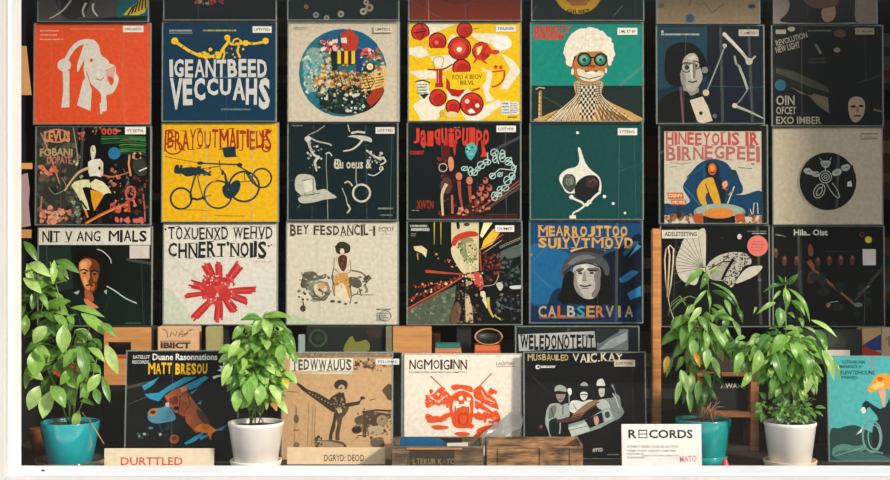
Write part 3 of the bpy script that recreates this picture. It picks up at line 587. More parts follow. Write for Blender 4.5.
def a27(a):
    a.c('#a3957d', 262, 268, 114, 114); a.c('#161c1d', 273, 265, 114, 116)
    for r in (108, 96, 84, 72): a.ring('#222a2b', 273, 265, r, 1.6)
    g = '#a9ab9e'
    a.ring(g, 263, 247, 24, 3.5); a.ring(g, 263, 247, 15, 3.5); a.c(g, 263, 247, 8); a.c('#161c1d', 263, 247, 4)
    a.b(g, [(244,186),(262,182),(284,186),(276,206),(264,212),(250,204)]); a.l(g, 4, [(263,210),(263,226)]); a.l(g, 3, [(248,182),(240,170)]); a.l(g, 3, [(280,182),(288,170)])
    a.b(g, [(176,218),(196,212),(212,226),(206,238),(184,234)]); a.b(g, [(208,228),(232,226),(240,240),(228,248),(210,242)]); a.b(g, [(288,232),(306,216),(326,218),(324,236),(300,244)]); a.b(g, [(326,206),(350,196),(362,206),(352,222),(332,222)])
    for x, y in ((196,225),(226,236),(308,230),(345,210)): a.l('#20282a', 2.5, [(x-8,y+3),(x+8,y-3)])
    for i in range(5): a.l('#20282a', 2, [(250+i*6,190),(256+i*4,204)])
    a.c(g, 238, 304, 22, 32, rot=.5); a.c('#161c1d', 238, 304, 18, 28, rot=.5); a.c(g, 238, 306, 11, 20, rot=.5); a.c('#161c1d', 238, 306, 7, 15, rot=.5)
    a.l(g, 3.5, [(266,272),(285,305),(308,330),(318,326),(310,300),(290,272)], True); a.l(g, 2.5, [(256,276),(248,290)])
    a.l('#2c3232', 4, [(372,200),(376,262)]); a.p('#c9c6b8', [(350,268),(366,262),(370,286),(350,286)])
    a.l('#2a2a26', 2.5, [(404,78),(406,96),(472,94)]); a.micro('#2a2a26', 408, 70, 474, 80, 1, 2); a.micro('#5a554c', 418, 84, 472, 92, 1, 4)
    a.l('#8f8268', 2, [(92,405),(118,425)]); a.l('#a99d85', 2, [(100,400),(112,412)])
W2 = [(35,125.7,151.5,225.3),(161,122.3,279,222.2),(287,122.6,398.5,220.6),(406.6,122,521.5,220),(529.5,122.4,644,220),(658.7,124.4,768.5,224),(772.5,126.8,883.5,225)]
C2 = [(36,124,4.706),(150,115,4),(280,115,4),(400,115,4),(520,115,4),(640,115,4),(760,115,4)]
sleeve('dark collage sleeve with a seated white figure and pink lettering', W2[0], YW, C2[0], a21, '#191b1d', (418,12,516,48), "V'S 'SIDTNL", inset=(1.2,.8,1.4,.6), dots=((368,138,29,'#1c6b9c','blue round sticker'),))
sleeve('yellow sleeve with a drawn bicycle of four wheels', W2[1], YW, C2[1], a22, '#e2ad19', None, edge='#c9950f')
sleeve('black-green sleeve with chalk-like limbs, a sack and a hoop', W2[2], YW, C2[2], a23, '#18292a', (382,48,458,74), 'LOT.TED', scol='#d9cfc4')
sleeve('black sleeve with dripping red title over a row of figures', W2[3], YW, C2[3], a24, '#1b2122', (386,42,464,68), 'LOTVER', scol='#e6dfd6')
sleeve('plain dark teal sleeve with one white swirl in the middle', W2[4], YW, C2[4], a25, '#1a4846', (392,52,470,80), 'SYTEBAL', scol='#e3ded2')
sleeve('sleeve with a hooded figure in yellow drumming under red title', W2[5], YW, C2[5], a26, '#1e211f', None)
sleeve('plain cream sleeve with a black disc and white petals', W2[6], YW, C2[6], a27, '#bcae94', None, edge='#b5a78d')
# ---- row 3
def a31(a):
    a.r('#dad3c6', 146, 66, 576, 134)
    a.tl('#26282a', 'NIT V', 158, 80, 276, 124, .02, 3, .05, 2); a.tl('#26282a', 'ANG', 290, 80, 386, 122, .02, 5, .06); a.tl('#26282a', 'MIALS', 412, 76, 564, 123, .05, 6, .08)
    a.p('#29352f', [(146,140),(270,140),(280,300),(146,330)]); a.b('#131a18', [(288,200),(300,160),(350,140),(400,150),(430,190),(432,250),(410,290),(380,260),(370,210),(320,190)])
    a.b('#1c2a26', [(230,440),(245,340),(290,310),(330,330),(350,370),(380,330),(410,300),(480,320),(530,360),(560,440)])
    a.b('#6e3b24', [(300,200),(330,182),(370,196),(384,230),(380,275),(364,310),(346,322),(326,308),(310,272),(302,235)])
    a.b('#d08652', [(302,205),(320,190),(342,190),(350,206),(340,226),(346,252),(338,276),(346,292),(342,308),(328,302),(314,272),(304,235)])
    a.b('#e6a86c', [(308,208),(322,196),(332,204),(326,232),(314,236)]); a.b('#e0a068', [(316,262),(328,258),(334,280),(326,292)]); a.b('#9a5a36', [(352,240),(370,238),(374,262),(360,276)]); a.b('#b96a40', [(352,286),(362,284),(360,304),(348,308)])
    a.l('#2a1710', 6, [(306,232),(322,228),(338,236)]); a.l('#1c100c', 6, [(348,236),(364,232),(376,238)]); a.c('#17100d', 324, 242, 7, 4); a.c('#120c0a', 362, 246, 7, 4); a.l('#5b2e1c', 4, [(344,240),(348,268),(338,274)]); a.l('#5a2018', 6, [(328,290),(342,287),(356,291)]); a.b('#17100d', [(384,210),(400,240),(392,290),(370,320),(372,280),(380,250)])
    a.b('#a85c38', [(326,306),(350,318),(360,345),(340,356),(326,335)]); a.b('#d08652', [(322,340),(345,350),(378,374),(350,376),(330,362)]); a.b('#0d1412', [(284,230),(300,190),(330,168),(380,180),(400,215),(384,205),(350,184),(325,182),(304,200),(300,232)])
    a.l('#c9d0cc', 3, [(370,150),(395,160),(420,185),(426,205)], True); a.l('#c9d0cc', 4, [(408,292),(440,310),(480,338),(524,358)], True); a.p('#a9b3ad', [(280,318),(305,308),(298,325)]); a.p('#a9b3ad', [(398,312),(410,305),(408,325)])
    a.l('#3c4a44', 4, [(240,350),(300,400),(310,440)]); a.l('#2f3b36', 3, [(420,330),(400,400),(410,440)]); a.micro('#69746e', 480, 430, 540, 438, 1, 1)
def a32(a):
    k = '#2b2c2b'
    a.tl(k, 'TOXUENXD WEHVD', 66, 64, 472, 114, .025, 3, .10, 2.5); a.tl(k, "CHNERT'NOIIS", 66, 122, 450, 184, .045, 5, .10, 3); a.c(k, 456, 138, 4); a.c(k, 466, 134, 3); a.c(k, 58, 74, 4)
    a.micro('#c98a80', 396, 195, 466, 205, 1, 3)
    rr = random.Random(4); cx, cy = 268, 312
    rays = [(205,195,34),(262,200,26),(352,200,34),(405,308,26),(375,352,26),(330,395,32),(262,430,32),(165,420,28),(125,332,18),(150,282,30),(200,262,26)]
    for (x, y, w) in rays:
        for k_ in range(5):
            o = (k_-2)*w/5; dx, dy = x-cx, y-cy; d = math.hypot(dx, dy); nx, ny = -dy/d, dx/d; e = rr.uniform(.86, 1.04)
            a.l(('#c13a38','#b32f31','#cf4c48')[k_ % 3], w/4.2, [(cx+nx*o*.5+dx*.18, cy+ny*o*.5+dy*.18),(cx+dx*.6+nx*o, cy+dy*.6+ny*o),(cx+dx*e+nx*o*1.1, cy+dy*e+ny*o*1.1)])
    a.blobs(['#c6403e','#b53134','#d05550'], 195, 250, 335, 360, 70, 17, 5, lambda x, y: (x-262)**2+(y-308)**2 < 72**2)
    for i in range(26): a.c('#d9d2c6', 262+rr.uniform(-55,55), 300+rr.uniform(-50,55), rr.uniform(1.5,4))
    a.b('#c23a3a', [(205,305),(230,288),(252,305),(248,332),(222,336)]); a.b('#c23a3a', [(262,315),(285,300),(312,316),(306,342),(276,345)])
    a.b('#c5cab6', [(50,300),(120,350),(160,440),(50,440)])
def a33(a):
    k = '#453a2c'
    a.tl(k, 'BEY FESDANCIL-I', 36, 56, 366, 98, .045, 4, .14, 2); a.t('#6a6054', 'ECJOF', 378, 64, 438, 88, .01); a.l('#6a6054', 2, [(378,72),(412,68)]); a.micro('#8a8072', 390, 90, 424, 96, 1, 2)
    a.b('#3f372a', [(212,150),(222,126),(245,122),(268,136),(268,158),(255,166),(222,168)]); a.c('#d9cab2', 238, 158, 9, 11); a.c('#4a4032', 238, 154, 6, 3)
    a.b('#cfc4ac', [(206,185),(225,172),(258,172),(272,188),(272,230),(262,245),(215,245),(206,220)]); a.b('#5a3324', [(222,185),(238,172),(256,180),(254,220),(240,235),(226,215)]); a.l('#8a7d60', 4, [(208,182),(206,225),(225,240)]); a.l('#8a7d60', 4, [(268,190),(272,235),(252,248)])
    a.b('#c89352', [(214,248),(240,242),(262,252),(270,330),(258,332),(246,285),(226,285),(214,325),(204,322),(208,270)]); a.p('#dccdb0', [(214,290),(250,290),(268,350),(210,330)])
    a.l('#77705a', 5, [(204,250),(202,300),(210,330)]); a.l('#77705a', 5, [(266,262),(274,330),(268,360)]); a.l('#5a513d', 4, [(205,225),(198,260),(208,290)])
    a.l('#6a614a', 6, [(275,232),(310,240),(332,258)], True); a.p('#4a4436', [(318,262),(340,248),(352,262),(330,284)]); a.b('#5b5544', [(266,258),(300,262),(314,288),(295,300),(268,285)]); a.l('#5b5544', 4, [(300,290),(312,330)]); a.l('#6d6653', 3, [(280,322),(320,326),(360,326)]); a.l('#5b5544', 4, [(276,330),(300,318)])
    a.b('#5f5b4c', [(85,262),(95,240),(130,236),(150,252),(176,245),(172,262),(140,270),(120,290),(90,300),(78,288)]); a.b('#8a8674', [(100,280),(140,270),(180,280),(192,310),(170,345),(120,350),(110,320)]); a.b('#d6c6a6', [(130,290),(160,280),(180,300),(165,330),(140,325)]); a.c('#cf9a6a', 160, 292, 14, 12)
    a.l('#4a4638', 4, [(64,335),(90,352),(120,330),(150,345),(185,320)], True); a.l('#4a4638', 4, [(120,300),(140,330),(170,346),(196,310)], True); a.b('#d8ccb2', [(62,325),(100,318),(122,340),(96,352),(70,345)]); a.c('#4a4638', 88, 378, 11, 13); a.l('#4a4638', 5, [(88,352),(92,372)])
    a.blobs(['#4a4638','#77735f','#5f5b4c','#b9b095'], 72, 238, 190, 345, 60, 7, 71); a.blobs(['#6d6653','#4a4436','#8a8368'], 262, 255, 345, 320, 26, 6, 72); a.blobs(['#e0b87a','#b57f42'], 210, 248, 262, 300, 12, 6, 73); a.blobs(['#a39a80','#6f674f'], 206, 180, 272, 240, 12, 5, 74); a.blobs(['#2f281e','#55492f'], 214, 126, 266, 165, 18, 5, 75); a.c('#d9cab2', 238, 158, 8, 10)
    for x, y, r in ((202,350,9),(228,352,8),(252,360,6),(292,356,6)): a.c('#4f5148', x, y, r, r*.6)
    a.micro('#6d6a5c', 370, 376, 425, 386, 1, 3); a.micro('#6d6a5c', 370, 392, 418, 426, 4, 4); a.ring('#6d6a5c', 404, 406, 22, 2, 20)
    a.b('#bac3a0', [(24,400),(80,410),(150,440),(24,440)])
def a34(a):   # study sheet 406..522 x 220..326, s 4.528
    a.r('#1c221f', 6, 10, 520, 480)
    a.p('#cfc39a', [(205,10),(330,10),(330,230),(275,240),(235,200),(205,100)]); a.b('#2a2420', [(228,10),(240,10),(244,36),(232,40)]); a.c('#4a3c30', 275, 20, 14, 8)
    a.b('#8d8f62', [(235,90),(290,80),(318,110),(320,165),(300,185),(262,175),(240,130)]); a.b('#c4b583', [(270,110),(312,100),(318,150),(290,175)]); a.blobs(['#4c5540','#a9a06c','#6b7052','#d9cf9e'], 225, 85, 320, 225, 90, 7, 3)
    a.b('#c23b2b', [(208,108),(215,80),(245,60),(290,50),(322,56),(324,72),(280,78),(240,92),(222,118)])
    a.b('#d3c79d', [(205,125),(225,120),(250,160),(275,235),(255,238),(225,195),(208,160)])
    a.p('#575f4d', [(6,400),(240,290),(220,470),(6,470)]); a.blobs(['#6c755e','#49543f','#7f8369','#525c4c'], 10, 300, 225, 465, 130, 12, 4, lambda x, y: y > 400-(x-6)*.47+4); a.p('#1c221f', [(6,300),(200,262),(6,395)])
    a.l('#b04a38', 14, [(88,232),(180,240),(268,246)], w2=4); a.l('#7d3a2c', 10, [(6,408),(120,345),(268,252)], w2=3); a.l('#c4604a', 4, [(6,400),(120,338),(268,250)]); a.l('#84352b', 5, [(10,362),(140,300),(268,250)])
    for i in range(14): a.blobs(['#b3432f','#d9b98a','#54231b','#8d2f24'], 14+i*17, 348-i*7, 34+i*17, 372-i*9, 3, 8, 20+i)
    for i in range(10): a.blobs(['#c2452f','#d98c66','#6c221b'], 24+i*15, 292-i*1.5, 46+i*15, 312-i*3, 3, 8, 50+i)
    a.blobs(['#a53c2e','#3a1d18','#cf8a63'], 130, 150, 230, 225, 30, 9, 6, lambda x, y: abs((y-150)-(x-130)*.75) < 24)
    for x in (128, 158): a.l('#b9a13a', 6, [(x,10),(x,110)], w2=2)
    a.p('#d6c69a', [(34,120),(70,116),(96,135),(90,170),(72,150),(40,138)]); a.l('#b59a4c', 5, [(52,150),(54,180)])
    a.p('#e3b63c', [(395,40),(440,34),(392,108),(340,135),(352,92)]); a.p('#efe0b0', [(352,12),(392,12),(345,82),(335,70)]); a.l('#c4633c', 4, [(335,132),(400,95),(470,40)]); a.l('#9b8f78', 4, [(350,150),(450,80),(520,50)]); a.p('#262320', [(440,60),(520,14),(520,90),(430,120)])
    for i in range(9): a.ring('#8f8974', 430+i*11, 122-i*5, 5, 2.5)
    a.l('#b39a6c', 5, [(420,165),(520,108)]); a.l('#b5482f', 6, [(335,135),(340,230)]); a.l('#7d8a84', 3, [(425,160),(520,150)]); a.b('#56605b', [(420,150),(520,110),(520,160),(425,180)])
    a.blobs(['#5b2420','#2b1a1a','#8a3b30','#3a3a3c'], 345, 150, 430, 290, 90, 9, 7); a.blobs(['#2c3635','#4e5a57','#161a1a'], 430, 170, 515, 320, 80, 10, 8)
    a.b('#c4534a', [(300,245),(335,240),(352,290),(335,320),(315,300)]); a.b('#db9a7a', [(275,248),(300,244),(310,262),(285,262)])
    a.b('#211c19', [(235,280),(275,262),(320,300),(340,340),(350,470),(215,470),(225,350)]); a.b('#6b4a3a', [(205,420),(230,370),(250,400),(235,465),(205,465)]); a.p('#c9b089', [(268,345),(285,340),(300,400),(304,465),(270,465)]); a.c('#a9927a', 285, 285, 16, 9)
    a.b('#d9cdb0', [(338,325),(360,330),(368,400),(355,380),(340,350)]); a.b('#1a1d21', [(360,300),(410,310),(430,360),(400,440),(372,400)]); a.l('#c9a83c', 14, [(372,350),(376,400),(395,440)], True, 8); a.l('#c9b45c', 8, [(400,430),(440,455),(465,450)], True)
    a.blobs(['#3c332b','#5d4c3c','#15181a','#7d6a50'], 225, 290, 345, 465, 70, 9, 41); a.blobs(['#d6b25a','#b5482f','#e6d8b0'], 250, 235, 350, 300, 16, 6, 42)
    a.b('#12161b', [(400,330),(470,300),(518,330),(518,470),(440,470),(420,400)]); a.b('#b9b8ac', [(408,290),(428,282),(440,300),(425,320)]); a.b('#c5c9c4', [(470,300),(520,296),(520,310),(480,312)]); a.l('#5a6560', 4, [(430,390),(520,410)]); a.l('#b5a88a', 3, [(350,300),(400,290),(420,250)], True)
    a.blobs(['#2c3b44','#47555a','#0e1114','#6b6f68'], 405, 335, 515, 460, 60, 9, 43)
    a.t('#dcdcd4', 'CHURHOOSIO', 18, 22, 96, 32, .03); a.t('#dcdcd4', 'ANGBOROUND', 22, 36, 106, 50, .05); a.micro('#a5a59c', 24, 58, 46, 76, 2, 1)
def a35(a):
    a.b('#24618c', [(38,140),(150,150),(200,200),(180,330),(100,360),(38,340)]); a.b('#18324e', [(150,300),(100,370),(38,370),(38,430),(470,430),(470,370),(350,330)])
    a.b('#18222f', [(315,190),(380,150),(470,100),(470,370),(320,350)])
    for (p, c) in (([(420,180),(452,130),(468,140),(430,172)],'#3f86b0'), ([(380,265),(430,230),(458,238),(412,275),(388,280)],'#2f74a3'), ([(412,320),(466,290),(466,330),(425,345)],'#2d80b0'), ([(395,165),(440,120),(462,122),(402,178)],'#2a5a82')): a.p(c, p)
    a.c('#b5693a', 44, 172, 5); a.l('#c9a878', 9, [(195,158),(240,150),(330,160)], True); a.b('#3d332d', [(200,165),(260,145),(330,158),(300,170)])
    t = '#cf9b52'
    a.tl(t, 'MEARROJTTOO', 68, 60, 416, 102, .07, 4, .06, 3); a.tl(t, 'SUIYVTMOVD', 68, 105, 438, 147, .07, 5, .07, 3)
    a.b('#12161c', [(150,350),(175,290),(180,250),(320,220),(345,280),(340,360)])
    a.b('#b3ada3', [(205,225),(230,208),(280,205),(308,225),(312,270),(306,310),(282,340),(245,338),(215,310),(205,270)])
    a.b('#4b4c50', [(160,235),(170,200),(200,172),(250,160),(300,170),(335,200),(345,240),(330,255),(318,225),(290,208),(240,208),(200,222),(180,255),(160,256)]); a.b('#6d6e71', [(185,205),(220,178),(260,172),(290,185),(240,192),(200,210)]); a.l('#25272b', 5, [(165,245),(205,215),(260,204),(318,225)], True)
    a.b('#8b867e', [(206,240),(216,238),(222,290),(246,334),(225,322),(208,290)]); a.b('#6f6a64', [(286,222),(308,228),(312,268),(304,305),(284,336),(276,322),(292,296),(296,262)]); a.b('#cfc9be', [(236,212),(262,210),(262,226),(240,228)]); a.b('#c9c3b8', [(224,262),(238,256),(238,282),(228,284)]); a.b('#5a5651', [(216,228),(242,222),(244,230),(218,236)]); a.b('#5a5651', [(260,224),(300,224),(302,233),(262,231)])
    a.l('#1c1c1f', 5, [(222,238),(238,232)]); a.l('#1c1c1f', 5, [(264,234),(292,234)]); a.c('#2a2a2c', 232, 243, 8, 4); a.c('#2a2a2c', 276, 242, 9, 4); a.b('#8d877f', [(246,240),(252,240),(254,268),(240,272)]); a.l('#5a5550', 3, [(240,272),(258,270)]); a.l('#3d3634', 6, [(230,289),(250,294),(274,288)], True); a.l('#6b625d', 4, [(238,302),(264,301)]); a.b('#77726b', [(285,250),(308,240),(306,310),(282,338),(290,290)])
    a.b('#0f1318', [(170,250),(206,240),(205,300),(215,340),(160,360)]); a.b('#0f1318', [(312,250),(340,260),(345,330),(330,362),(290,345),(308,300)])
    for i, (ch, c) in enumerate(zip('CALBSERVIA', ['#b39a7a','#b39a7a','#b9622f','#a9a9a0','#3d8fa3','#c08c4a','#b5713a','#9a8a70','#9a8a70','#b9a98a'])):
        a.t(c, ch, 70+i*37+(11 if ch == 'I' else 0), 368, 102+i*37-(11 if ch == 'I' else 0), 412, .04)
    a.micro('#b5793f', 74, 406, 290, 420, 1, 4)
def a36(a):   # study sheet 656..772 x 222..328, s 4.525
    g = '#c7bfad'
    a.b(g, [(222,30),(228,100),(225,200),(222,228),(205,215),(185,280),(150,280),(115,260),(96,225),(92,170),(110,120),(130,75),(180,45)], 4)
    for i in range(11):
        an = math.radians(100+i*9); a.l('#6b6558', 2.4, [(225-10*math.cos(an-1.6), 205),(225+205*math.cos(an)*(1-.03*i), 212-170*math.sin(an)*(1.0-.03*i))])
    a.b('#b9b3a2', [(228,210),(245,180),(290,150),(350,136),(405,142),(430,165),(430,190),(400,200),(370,250),(345,295),(320,280),(300,268),(255,262),(232,235)])
    rr = random.Random(4)
    for i in range(420):
        x = rr.uniform(232,428); y = rr.uniform(138,290)
        if (y < 205-(x-230)*.1 and y > 215-(x-230)*.62-10) or (abs((x-395)+(y-150)*.5) < 38 and y > 150): a.c('#20221e', x, y, rr.uniform(2,4.5), rr.uniform(1.5,3.5), 7)
    a.b('#a09c8c', [(262,215),(310,190),(335,185),(310,225),(290,262),(255,258)]); a.l('#1b1d1a', 12, [(352,168),(325,210),(298,262)], True); a.l('#1b1d1a', 4, [(240,215),(300,180),(345,178)])
    a.b(g, [(360,278),(385,235),(420,205),(470,198),(482,206),(455,238),(410,262)]); a.c(g, 379, 66, 10, 12)
    a.r('#d5cdbc', 28, 36, 192, 74); a.t('#4a3a30', 'ADELETEETING', 40, 44, 186, 64, .04); a.c('#3a423b', 300, 72, 4); a.micro('#8b9089', 415, 38, 502, 46, 1, 4); a.micro('#c9c5ba', 436, 48, 500, 56, 1, 5)
    a.c('#4a544a', 470, 262, 10, 7)
def a37(a):
    a.t('#d3cec0', 'Hila.. Oist', 132, 74, 262, 98, .05); a.l('#8f8d84', 2, [(64,92),(100,102)]); a.l('#8f8d84', 2, [(60,96),(96,100)])
    a.l('#3f4542', 2, [(245,160),(400,156)]); b = '#7a4a33'
    a.b(b, [(186,150),(194,130),(206,150),(204,175),(190,175)])
    for x, y in ((96,195),(142,195),(224,200),(268,194),(312,192),(356,192),(62,165)): a.b('#5d3c2c', [(x-8,y+12),(x-9,y-8),(x,y-20),(x+9,y-6),(x+7,y+14),(x,y+20)]); a.c('#8a5a44', x, y-10, 6, 7)
    a.l('#8a5433', 18, [(188,195),(215,235)]); a.l('#6d4630', 13, [(210,230),(260,275),(320,325),(370,368)], w2=9); a.l('#a06c48', 4, [(215,235),(300,305),(365,362)]); a.b('#52342a', [(190,240),(212,240),(212,275),(184,278)])
    a.b('#9a7f67', [(362,312),(372,300),(384,312),(376,326)]); a.c('#6f7f80', 378, 364, 16, 9); a.b('#a87a58', [(254,365),(262,355),(272,362),(262,376)]); a.l('#9aa6a6', 3, [(268,355),(300,350)]); a.l('#5c6462', 2, [(404,300),(400,440)]); a.l('#a5a79e', 3, [(398,304),(422,292)]); a.ring('#7a3a30', 394, 94, 8, 3)
    a.blobs(['#252d2b','#1b2120','#2b3432'], 60, 220, 450, 440, 30, 26, 4)
W3 = [(37,226,152.5,326.5),(162.5,222.6,278,325),(285.7,221.2,399,325),(406.4,220.6,522.6,325),(529,220.6,643.5,323.5),(660,224.6,770.3,327),(772.4,225.6,885.3,327)]
C3 = [(0,210,3.8375),(150,210,3.843),(280,210,3.838),(406,220,4.528),(520,210,3.843),(656,222,4.525),(760,210,3.838)]
sleeve('dark sleeve with a shaded young face under banner NIT V ANG MIALS', W3[0], YW, C3[0], a31, '#16221f', (496,136,572,186), '', scol='#cfc4bb')
sleeve('cream sleeve with a red brush-stroke burst under black title', W3[1], YW, C3[1], a32, '#d6d0c4', None, edge='#c9c5b4')
sleeve('cream sleeve with a small standing figure and crouching beast', W3[2], YW, C3[2], a33, '#cfc6b2', None, edge='#c9bfa9')
sleeve('crowded dark painting sleeve with red beams meeting at the centre', W3[3], YW, C3[3], a34, '#1c221f', (404,24,490,54), 'OUMET', scol='#e6ded6')
sleeve('blue sleeve with a portrait in a peaked hat above CALBSERVIA', W3[4], YW, C3[4], a35, '#1c486e', None, edge='#2c5c86')
sleeve('black sleeve with a pale shell fan and a pink round sticker', W3[5], YW, C3[5], a36, '#141b1a', None, dots=((461,108,47,'#dd6f63','pink round sticker'),))
sleeve('black sleeve with a row of small brown figures and Hila title', W3[6], YW, C3[6], a37, '#171c1c', (396,150,446,212), '', dots=((418,114,13,'#d8c437','yellow round sticker'),), scol='#d9d0c6')
# ---- row 0, cut off by the top of the picture
def a01(a):
    a.p('#4a4a49', [(135,-300),(440,-300),(440,60),(350,68),(135,78)]); a.b('#33302e', [(200,-100),(300,-60),(330,10),(300,60),(250,68),(210,20)]); a.l('#b9b7ac', 7, [(262,0),(235,35),(200,60),(182,68)], True, 3); a.l('#c5c2b6', 8, [(318,10),(308,30),(305,45),(312,62)], True, 4); a.l('#c5c2b6', 8, [(345,12),(342,32),(352,50),(362,60)], True, 4)
    a.p('#136469', [(450,-300),(545,-300),(545,76),(430,76)]); a.p('#12282b', [(380,66),(545,58),(545,78),(380,78)]); a.p('#dcb521', [(455,55),(478,30),(505,10),(530,-20),(545,-40),(545,20),(535,45),(510,56)])
    for i in range(6): a.l('#17292c', 6, [(472+i*13, 56-i*5),(492+i*9, 22-i*8)])
def a02(a):
    a.blobs(['#8d3027','#b0443a','#3d5a3c','#8a8f6d','#c07a6a'], 165, -60, 274, 17, 90, 6, 2); a.c('#a8352c', 172, 8, 8, 6); a.c('#7f9a7a', 212, 12, 9, 5); a.c('#a8352c', 226, 10, 9, 7); a.c('#8b2c25', 262, 4, 10, 8)
def a03(a):
    for x, y, r, c in ((97,25,8,'#a85f50'),(133,55,11,'#7d8a80'),(172,66,10,'#8a8a7c'),(225,52,12,'#9a9484'),(308,42,13,'#b0a393'),(330,28,15,'#9c8478'),(318,8,10,'#b59a8c')): a.c(c, x, y, r); a.c('#3a4642', x, y, r*.4)
def a04(a): a.c('#7d3424', 210, -95, 118); a.c('#6a2b1e', 210, -95, 112); a.l('#a06450', 5, [(102,-200),(106,75)])
def a05(a):
    a.c('#b58a22', 215, -40, 92, 92); a.c('#c49a2a', 215, -40, 88); a.c('#7d3a28', 215, -40, 60); a.p('#a5673a', [(175,0),(255,0),(245,20),(190,22)]); a.t('#1d1f1c', 'GIUIES', 172, 32, 258, 46, .05, lambda u, v: (u, v+.35*(.5-abs(u-.5))*2)); a.l('#5d645f', 3, [(20,60),(60,20)]); a.l('#5d645f', 3, [(380,20),(345,60)])
def a06(a):
    a.l('#6d4c2a', 5, [(185,-10),(175,20)]); a.l('#5a5040', 3, [(195,5),(215,18),(230,10),(255,45),(265,38),(300,14)], True); a.c('#2a3a40', 398, 22, 14, 8); a.c('#5c6455', 75, 20, 12, 9); a.micro('#8f7c5f', 215, 52, 295, 74, 2, 2); a.micro('#8f7c5f', 330, 55, 400, 72, 1, 3)
def a07(a): a.b('#1b1614', [(90,-200),(330,-200),(350,60),(345,82),(85,82),(110,20)]); a.b('#9c7a63', [(226,48),(245,18),(270,12),(280,45),(268,75),(240,80)]); a.b('#5e4335', [(150,-40),(260,-60),(290,10),(240,30),(180,20)])
for lab, box, crop, fn, bg in (
    ('grey and teal sleeve cut off by the top, above the red-orange one', (37,-79,149,22), (0,0,3.694), a01, '#2c3133'),
    ('dark sleeve with red and green shapes, cut off above the navy one', (163,-80,277,20.6), (150,0,3.693), a02, '#182322'),
    ('dark green sleeve with small pale dots above the round collage', (287,-80,399.5,20.5), (280,0,3.692), a03, '#172a27'),
    ('plain rust-red sleeve cut off above the yellow disc-painted one', (408,-79,522,21), (400,0,3.692), a04, '#7a3021'),
    ('black sleeve with a yellow record label, above the goggled figure', (531,-79,644.5,21), (520,0,3.693), a05, '#212b27'),
    ('pale tan sleeve with a small blue sticker at the top edge', (656,-77,760.5,24), (640,0,3.56), a06, '#85735a'),
    ('pale grey sleeve with a dark seated shape at top right', (773,-77,878,24), (760,0,3.692), a07, '#82756a')):
    e = sleeve(lab, box, YW, crop, fn, bg, None, dots=(((178,65,15,'#1d4a66','blue round sticker'),) if 'tan' in lab else ()))
# ============================================================ sleeves and cards standing on the ledge
GL = 'record sleeves leaning along the window ledge'
def b1(a):   # study sheet 120..235 x 345..466, s 3.965
    a.t('#d9d8d0', 'Duane Rasonnations', 122, 36, 380, 62, .04); a.tl('#e3ae22', 'MATT BRESOU', 104, 72, 342, 119, .07, 3, .08)
    a.t('#b9bdb4', 'SATELLIT', 44, 42, 112, 56, .05); a.t('#b9bdb4', 'RECORDS', 42, 62, 108, 76, .05)
    t = '#2c86a5'
    for pts in ([(82,165),(150,128),(128,158),(92,182)], [(92,196),(150,190),(195,160),(250,130),(300,128),(240,160),(180,190),(150,225),(112,214)], [(255,160),(330,125),(348,130),(300,170),(268,180)], [(272,190),(305,175),(280,198)], [(300,235),(322,220),(316,238)], [(252,390),(300,360),(340,340),(300,380),(262,396)], [(370,340),(420,320),(400,342)], [(310,365),(370,350),(320,378)]): a.p(t, pts)
    a.b('#4a8197', [(112,300),(108,270),(130,255),(165,248),(185,235),(200,255),(215,280),(215,298),(180,308),(140,312)]); a.c('#9c7355', 128, 268, 22, 15, rot=-.4); a.c('#2b2c2d', 128, 268, 11, 7)
    a.p('#a5593a', [(172,205),(205,180),(258,160),(265,190),(300,240),(330,270),(350,312),(352,330),(300,350),(262,310),(250,275),(215,270),(192,240)])
    a.l('#2c211e', 2.5, [(185,225),(235,205),(262,185)]); a.l('#2c211e', 3, [(235,205),(225,295),(262,285)]); a.l('#2c211e', 3, [(262,185),(275,240),(225,295)]); a.p('#8a452d', [(235,215),(270,235),(250,285),(230,275)]); a.b('#6d3424', [(192,215),(222,205),(226,232),(200,238)]); a.p('#c88a62', [(232,172),(256,165),(262,180),(240,190)])
    a.c('#1e1c1c', 220, 252, 12, 8); a.p('#b9b2a6', [(175,232),(190,228),(192,248),(180,246)]); a.l('#2c211e', 4, [(300,260),(325,300),(350,310)]); a.b('#54392f', [(300,258),(330,270),(352,312),(330,312),(310,290)])
    a.p('#dd8026', [(290,335),(315,315),(350,318),(383,340),(362,352),(358,380),(345,352),(310,345)]); a.b('#c96a22', [(320,318),(345,320),(350,330),(330,335)])
    a.c('#8a4a30', 214, 374, 19, 18); a.c('#5f3322', 214, 370, 9); a.blobs(['#8f9a9c','#3f4d52'], 65, 350, 110, 370, 9, 8, 3); a.c('#8f9a9c', 158, 355, 6); a.c('#56707a', 120, 330, 10, 5); a.blobs(['#22323a','#1a3a46'], 140, 310, 200, 360, 8, 10, 4)
    w = '#d3d8d4'; a.p(w, [(402,72),(440,42),(425,78),(432,95),(408,110),(380,104),(395,95),(386,84),(404,86)]); a.p(w, [(362,126),(420,114),(418,124),(380,130),(366,138)])
